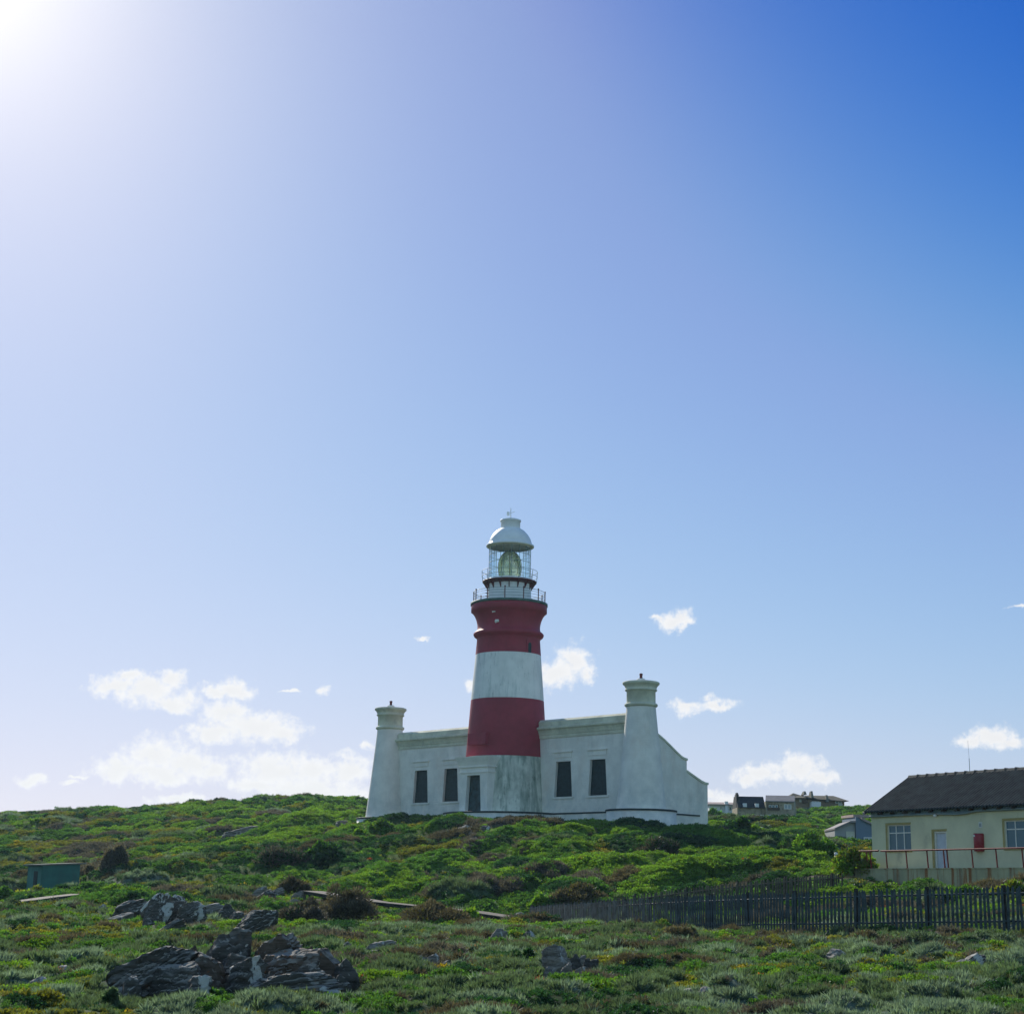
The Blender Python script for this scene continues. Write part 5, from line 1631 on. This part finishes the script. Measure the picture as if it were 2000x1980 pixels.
    rock(1161, 1893, 20, 18, 0, 'dark', 'rounded rock at the right end of the cluster', 0.8, 4, .2, group=CL)
    rock(1130, 1906, 34, 16, 16, 'grey', 'low pale edged rock at the front of the cluster', 0.8, 4, .2, group=CL, Yr=YC, back=-.4)
    rock(1070, 1908, 24, 18, 20, 'grey', 'stepped rock at the left foot of the cluster', 0.8, 4, .2, group=CL, Yr=YC, back=-.2)
    rock(1238, 1888, 22, 12, 0, 'white', 'small white crowned stone right of the knobbly cluster', 0.8, 4, .2)
    rock(1222, 1880, 12, 5, 0, 'grey', 'tiny flat stone behind the white crowned stone', 0.8, 4, .2)
    rock(1380, 1934, 34, 11, 0, 'grey', 'pale flat stone near the bottom right of centre', 0.8, 4, .2)
    rock(1342, 1932, 30, 6, 4, 'grey', 'thin flat stone left of the pale flat stone', 0.8, 4, .2)
    rock(1636, 1868, 44, 18, -4, 'grey', 'brownish boulder in scrub below the middle of the front fence', 0.8, 4, .2)
    rock(1700, 1874, 28, 8, 0, 'grey', 'low pale stone right of the brownish boulder', 0.8, 4, .2)
    rock(1546, 1866, 14, 5, 0, 'grey', 'little pale stone left of the brownish boulder', 0.8, 4, .2)
    rock(1893, 1882, 66, 24, 20, 'white', 'dark jagged rock with bright pale face at lower right', 0.6, 5, .2)
    rock(1870, 1882, 34, 12, 26, 'grey', 'pale slanting stone leaning on the dark jagged rock', 0.6, 4, .2)
    rock(1916, 1834, 20, 12, 0, 'dark', 'small dark stone in grey bushes below the right fence', 0.8, 4, .2)
    rock(1806, 1874, 26, 6, 6, 'grey', 'thin pale stone left of the dark jagged rock', 0.8, 4, .2)
    # left edge
    rock(118, 1898, 56, 16, 8, 'white', 'low pale and dark stone left of the outcrop', 0.7, 4, .25)
    rock(96, 1863, 20, 6, 0, 'grey', 'small flat stone in the grass at left', 0.8, 4, .25)
    rock(72, 1926, 40, 22, 14, 'white', 'knobbly grey rock behind the yellow green bush at lower left', 0.8, 4, .25)
    rock(106, 1927, 44, 14, 6, 'grey', 'flatter grey rock right of the knobbly one at lower left', 0.8, 4, .25)
    rock(36, 1930, 20, 8, 6, 'grey', 'little stone left of the knobbly grey rock', 0.8, 4, .25)
    # limestone showing through the hill
    rock(905, 1632, 46, 22, 0, 'white', 'whitish limestone face under shrubs on the lighthouse mound', 0.6, 4, .3)
    rock(945, 1629, 28, 18, 0, 'white', 'smaller limestone face right of the whitish one on the mound', 0.6, 4, .3)
    rock(892, 1657, 14, 7, 0, 'grey', 'single pale stone low on the lighthouse mound', 0.8, 4, .2)
    rock(470, 1625, 74, 14, 14, 'grey', 'long bare grey ledge on the left hill', 0.4, 4, .3)
    rock(668, 1607, 26, 6, 0, 'grey', 'pale sandy rock left of the building plinth', 0.6, 4, .3)
    rock(1018, 1790, 30, 10, 0, 'grey', 'pale stone heap behind the end of the boardwalk', 0.7, 4, .2)


# ------------------------------------------------------------------ fences, boardwalk, small things
def fence(name, label, pts, mat, sp=.145, H=1.36, every=17, postH=1.4):
    """pts: (X, Y, ztop). pickets follow the line"""
    pts = [np.array(p, float) for p in pts]
    # smooth resample
    P = []
    for i in range(len(pts) - 1):
        a, b, c, d = pts[max(i - 1, 0)], pts[i], pts[i + 1], pts[min(i + 2, len(pts) - 1)]
        for t in np.linspace(0, 1, 40, endpoint=False):
            P.append(0.5 * ((2 * b) + (-a + c) * t + (2 * a - 5 * b + 4 * c - d) * t * t + (-a + 3 * b - 3 * c + d) * t ** 3))
    P.append(pts[-1])
    P = np.array(P)
    s = np.concatenate([[0], np.cumsum(np.linalg.norm(np.diff(P[:, :2], axis=0), axis=1))])
    n = int(s[-1] / sp)
    S = np.arange(n) * sp + .03
    C = np.stack([np.interp(S, s, P[:, j]) for j in range(3)], 1)
    D = np.stack([np.interp(S + .05, s, P[:, j]) - np.interp(S - .05, s, P[:, j]) for j in range(2)], 1)
    root = thing(name, label, 'fence', (C[0][0], C[0][1], C[0][2] - H))
    o = C[0] - np.array([0, 0, H])
    w, t = .041, .011
    pk = MB().prism([(-w, -.35), (w, -.35), (w, H - .07), (0.006, H), (-.006, H), (-w, H - .07)], 'y', -t, t)
    mesh = pk.mesh('pale', M[mat])
    rest = MB()
    order = np.argsort(np.hypot(C[:, 0], C[:, 1]) + np.where(np.abs(C[:, 0] / C[:, 1]) > .315, 500, 0))
    near = set(order[:100].tolist())
    for i in range(n):
        a = math.atan2(D[i][1], D[i][0])
        p = C[i] - np.array([0, 0, H]) - o
        jz = random.uniform(-.05, .03)
        ln = random.gauss(0, .022)
        if i in near:
            q = link('pale', mesh, root, (p[0], p[1], p[2] + jz), a)
            q.rotation_euler = (0, ln, a)
        else:
            ca, sa = math.cos(a), math.sin(a)
            vs = [(p[0] + ca * (x + ln * z) - sa * y, p[1] + sa * (x + ln * z) + ca * y, p[2] + z + jz) for x, y, z in pk.v]
            rest.add(vs, pk.f)
    if rest.v:
        r = rest.build('pale', M[mat], root)
        r['kind'] = 'stuff'
    cp = lambda i, z: (C[i][0] - o[0] - D[i][1] / np.linalg.norm(D[i]) * .05, C[i][1] - o[1] + D[i][0] / np.linalg.norm(D[i]) * .05, C[i][2] - H - o[2] + z)
    idx = list(range(0, n, 4)) + [n - 1]
    for z in (.30, H - .22):
        MB().tube([cp(i, z) for i in idx], .032, 4).build('rail', M[mat], root)
    pm = MB().box((-.055, -.055, -.5), (.055, .055, postH)).mesh('post', M['plank_dark'])
    for i in range(0, n, every):
        a = math.atan2(D[i][1], D[i][0])
        b = cp(i, 0)
        nx, ny = -D[i][1], D[i][0]
        m_ = math.hypot(nx, ny)
        link('post', pm, root, (b[0] + nx / m_ * .09, b[1] + ny / m_ * .09, b[2]), a)
    return root


def boardwalk(name, label, pts, width, mat='plank'):
    """pts: deck centre line (X, Y, z)"""
    P = [np.array(p, float) for p in pts]
    root = thing(name, label, 'boardwalk', tuple(P[0]))
    for a, b in zip(P[:-1], P[1:]):
        for t in np.arange(0, 1, 1.2 / np.linalg.norm(b - a)):
            q = a + (b - a) * t
            ROCK_ZONES.extend([(q[0], q[1], 1.3)] + [(q[0] * s_, q[1] * s_, 1.7) for s_ in (0.98, 0.96, 0.94, 0.92)])
    o = P[0]
    pl, jo = MB(), MB()
    for a, b in zip(P[:-1], P[1:]):
        d = b - a
        L = np.linalg.norm(d[:2])
        u = d / L
        nrm = np.array([-u[1], u[0], 0])
        nb = int(L / .16)
        for i in range(nb):
            c0, c1 = a + u * (i * L / nb) - o, a + u * ((i + .9) * L / nb) - o
            h = np.array([0, 0, .04])
            e0, e1 = nrm * width / 2, nrm * width / 2
            pl.hexa([c0 - e0 - h, c1 - e1 - h, c1 + e1 - h, c0 + e0 - h, c0 - e0, c1 - e1, c1 + e1, c0 + e0])
        for e in (-.42, .42):
            f = nrm * width * e
            p, q = a - o + f, b - o + f
            t = nrm * .03
            jo.hexa([p - t - (0, 0, .19), q - t - (0, 0, .19), q + t - (0, 0, .19), p + t - (0, 0, .19), p - t - (0, 0, .041), q - t - (0, 0, .041), q + t - (0, 0, .041), p + t - (0, 0, .041)])
    pl.build('deck', M[mat], root)
    jo.build('joist', M['plank_dark'], root)
    for a, b in zip(P[:-1], P[1:]):
        d = b - a
        L = np.linalg.norm(d[:2])
        u = d / L
        nrm = np.array([-u[1], u[0], 0])
        for i in range(int(L / 1.8) + 1):
            for e in (-.42, .42):
                c = a + u * min(L - .1, .1 + i * 1.8) - o + nrm * width * e
                MB().box((c[0] - .05, c[1] - .05, c[2] - 1.3), (c[0] + .05, c[1] + .05, c[2] - .19)).build('post', M['plank_dark'], root)
    return root


def make_small_things():
    p = lambda px, py, Y: tuple(at(px, py, Y))
    fence('picket_fence', 'long grey blue picket fence running from the corner to the right edge in front', [p(1035, 1769, 80), p(1180, 1759, 70), p(1360, 1748, 62), p(1543, 1741, 57), p(1780, 1734, 54), p(2000, 1729, 52), p(2180, 1725, 50)], 'fence')
    fence('picket_fence', 'brownish picket fence climbing from the corner to the concrete terrace behind the front fence', [p(1037, 1768, 80.2), p(1240, 1746, 80), p(1394, 1727, 80), p(1520, 1714, 80.6), p(1652, 1704, 81.5)], 'fence_brown')
    boardwalk('boardwalk', 'weathered boardwalk on dark trestles ending at the picket fence corner', [p(1032, 1794.5, 82.5), p(925, 1778.5, 85), p(830, 1769, 87), p(740, 1760, 88.5), p(610, 1739, 93)], 1.3)
    boardwalk('boardwalk', 'low pale boardwalk strip below the green shed at the left edge', [p(-60, 1770, 78), p(60, 1756, 84), p(100, 1750.5, 88), p(150, 1745, 94)], 0.7)
    # bollard lights on the path right of the lighthouse
    for (px, py, hh, lab) in ((1488, 1630, 20, 'green bollard lamp with white head nearest the lighthouse, left of the other one'),
                              (1514, 1641, 20, 'green bollard lamp with white head standing in grass right of and below the first'),
                              (1571, 1652, 9, 'short white headed bollard lamp half sunk in the bushes'),
                              (1633, 1676, 16, 'green bollard lamp with white head beside the yellow green bush at the terrace')):
        g = ground_hit(px, py)
        k = g[1] / 3200
        h = hh * k
        ROCK_ZONES.extend([(g[0], g[1], 0.8), (g[0] * .99, g[1] * .99, 1.2), (g[0] * .975, g[1] * .975, 1.2)])
        t = thing('bollard_lamp', lab, 'bollard', (g[0], g[1], g[2] + .12), 0, 'bollard lamps along the path')
        MB().lathe([(.085, -.2), (.085, h * .68), (0, h * .68)], 16).build('post', M['bollard_green'], t)
        MB().lathe([(.10, h * .68), (.11, h * .9), (.08, h * .97), (0, h)], 16, capb=True).build('lamp_head', M['bollard_white'], t)
    # low timber barrier high on the left hill
    a, b = ground_hit(402, 1584), ground_hit(474, 1586)
    t = thing('barrier', 'low timber barrier with pale post tops high on the left hill', 'barrier', (a[0], a[1], a[2]))
    d = b - a
    for i in range(13):
        q = d * i / 12
        MB().box((q[0] - .08, q[1] - .08, q[2] - .3), (q[0] + .08, q[1] + .08, q[2] + .75)).build('post', M['far_white'], t)
    MB().hexa([(0, .1, .1), (d[0], d[1] + .1, d[2] + .1), (d[0], d[1] + .16, d[2] + .1), (0, .16, .1), (0, .1, .55), (d[0], d[1] + .1, d[2] + .55), (d[0], d[1] + .16, d[2] + .55), (0, .16, .55)]).build('board', M['timber_dark'], t)
    # pale marker posts by the front fence
    g = ground_hit(1358, 1806)
    k = g[1] / 3200
    t = thing('marker_post', 'pair of pale upright stakes in front of the picket fences overlap', 'post', tuple(g))
    MB().box((-.03, -.02, -.2), (.02, .02, 30 * k)).build('stake', M['plank'], t)
    MB().box((.12, -.03, -.2), (.19, .03, 30 * k)).build('stake', M['fascia'], t)


def make_shrubs():
    B, MID, DK, OL, GG, SV, BR, TW = range(8)
    bush(224, 1712, 84, 58, TW, 'tall conical dark brown bush right of the green shed', shape='cone', n=6500, lobes=30, kind='twiggy', mix=(BR, .5), tint=1.15)
    bush(178, 1716, 52, 34, BR, 'low brown bush between the green shed and the conical bush', n=1600, kind='twiggy', mix=(TW, .4))
    bush(668, 1800, 140, 84, BR, 'big rounded dark brown bush with reddish foot beside the boardwalk', n=7000, lobes=26, kind='twiggy', mix=(TW, .4))
    bush(592, 1806, 100, 66, TW, 'grey twiggy bush left of the big dark brown bush', n=4200, lobes=16, kind='twiggy', mix=(DK, .2))
    bush(848, 1806, 164, 52, BR, 'wide brown olive bush hiding the middle of the boardwalk', n=7000, lobes=26, kind='twiggy', mix=(OL, .25))
    bush(916, 1806, 66, 34, B, 'bright green leafy bush in front of the boardwalk end', n=1500, lobes=10, tint=1.2, leaf=.12)
    bush(1062, 1772, 52, 36, B, 'light green bush standing behind the fence corner', n=1400, tint=1.05)
    bush(1132, 1762, 110, 44, BR, 'wide dry brown bush behind the brownish fence', n=3800, lobes=16, kind='twiggy', mix=(OL, .2))
    bush(575, 1738, 62, 30, BR, 'brown bush above the dark boulder on the left slope', n=2000, kind='twiggy', mix=(TW, .3))
    bush(560, 1692, 120, 56, TW, 'broad grey dark thicket in the hollow left of the mound', n=5000, lobes=20, kind='twiggy', mix=(DK, .5), tint=.8)
    bush(640, 1690, 90, 60, DK, 'dark green thicket left of the lighthouse mound', n=3600, lobes=14, mix=(MID, .3))
    bush(745, 1640, 60, 52, MID, 'upright green bush before the left turret plinth', n=2400, lobes=12, mix=(B, .3))
    bush(705, 1650, 60, 40, B, 'bright green bush left of the upright bush by the plinth', n=2000, mix=(MID, .4))
    bush(425, 1572, 28, 14, DK, 'small dark bush on the left skyline', n=700, lobes=6)
    bush(1020, 1874, 84, 34, DK, 'dark rounded bush in the foreground below the fence corner', n=4200, lobes=16, mix=(GG, .25), tint=1.1)
    bush(1284, 1674, 88, 56, TW, 'dark brownish bush in the shadow right of the mound', n=3600, lobes=14, kind='twiggy', mix=(DK, .4), tint=.8)
    bush(1442, 1628, 64, 46, DK, 'dark green bush on the slope right of the building', n=2400, lobes=12, mix=(MID, .35))
    bush(1402, 1606, 44, 32, MID, 'green bush at the right corner of the white building', n=1600)
    bush(1588, 1666, 84, 58, MID, 'round pale green bush in the sunlit slope before the grey house', n=3600, lobes=16, mix=(B, .5), tint=1.15)
    bush(1672, 1704, 82, 60, B, 'yellow green bush growing beside the concrete terrace', n=2800, lobes=14, mix=(OL, .45), tint=1.2, leaf=.11)
    bush(1800, 1752, 60, 36, B, 'bright green creeper hummock below the terrace wall', n=1800, lobes=9, tint=1.2, leaf=.10)
    bush(1880, 1752, 120, 24, MID, 'low green hedge of creeper right of the creeper hummock', n=2600, lobes=16, mix=(B, .4), leaf=.09)
    bush(1975, 1746, 90, 34, B, 'yellow green creeper bank at the right edge behind the fence', n=2400, lobes=12, mix=(OL, .5), leaf=.09)
    bush(216, 1968, 40, 40, GG, 'small dark conical bush in front of the outcrop at lower left', shape='cone', n=2600, lobes=12, mix=(DK, .35))
    bush(70, 1968, 190, 50, OL, 'wide yellow green mounded bush in the lower left corner', n=6500, lobes=26, mix=(BR, .25))
    bush(60, 1752, 64, 28, OL, 'yellow flowering bush left of the green shed', n=1700, mix=(B, .35), tint=1.4)
    bush(12, 1760, 44, 36, MID, 'green bush at the left edge beside the boardwalk', n=1500, mix=(B, .3))
    bush(186, 1758, 22, 16, B, 'small bright green tuft below the conical brown bush', n=600, lobes=5, tint=1.3)
    bush(1330, 1836, 96, 34, BR, 'brown bush before the overlap of the two fences', n=4200, lobes=16, kind='twiggy', mix=(GG, .3))
    bush(1310, 1812, 90, 22, MID, 'low green bush against the foot of the front fence', n=2800, lobes=12, mix=(OL, .4))
    bush(1700, 1846, 120, 42, BR, 'brownish bush before the front fence near the right', n=5200, lobes=18, kind='twiggy', mix=(GG, .4))
    bush(1800, 1850, 130, 46, SV, 'big grey green bush before the front fence', n=6500, lobes=22, kind='twiggy', mix=(GG, .6), tint=.8)
    bush(1935, 1846, 120, 40, SV, 'grey green bush at the right end of the front fence', n=5200, lobes=18, kind='twiggy', mix=(GG, .6), tint=.85)
    bush(1862, 1858, 70, 22, OL, 'yellow olive bush below the big grey green bush', n=2600, lobes=10, mix=(MID, .3))
    bush(1180, 1932, 170, 40, B, 'spreading bright green bush right of the knobbly rocks', n=6500, lobes=24, mix=(MID, .5), tint=.9)
    bush(1090, 1924, 60, 24, BR, 'brown tuft at the foot of the knobbly rocks', n=2200, kind='twiggy', mix=(DK, .3))
    bush(1720, 1985, 200, 30, B, 'bright green low bush at the bottom edge right of centre', n=6000, lobes=22, mix=(MID, .4))
    bush(650, 1838, 170, 30, BR, 'long low grey brown bush behind the flat ledges', n=5000, lobes=22, kind='twiggy', mix=(TW, .5))
    bush(425, 1945, 80, 26, DK, 'dark green plant at the foot of the outcrop', n=2400, lobes=10, mix=(MID, .4))
    bush(640, 1895, 40, 20, MID, 'green tuft growing between the boulders of the outcrop', n=1200, lobes=7, mix=(OL, .3))


for _t in np.arange(0, 15, 1.5):
    _q = HS[:2] + HX * _t - HY * 3.6
    ROCK_ZONES.append((_q[0], _q[1], 2.4))
make_rocks()
make_shed()
make_small_things()
raster_cushions()
make_ground()
make_lighthouse()
make_house()
make_far_houses()
make_shrubs()
make_cover()


def make_haze():
    m, nt = new_mat('sea_haze')
    v = N(nt, 'ShaderNodeVolumePrincipled', ins={'Color': (0.50, 0.80, 1.0, 1), 'Density': 0.00010, 'Anisotropy': 0.55})
    nt.links.new(v.outputs[0], N(nt, 'ShaderNodeOutputMaterial').inputs['Volume'])
    o = MB().box((-4600, -440, -8), (4600, 4100, 40)).build('haze', m)
    o['kind'] = 'stuff'
    o['label'] = 'thin pale sea haze lying over the whole headland'
    return o


make_haze()
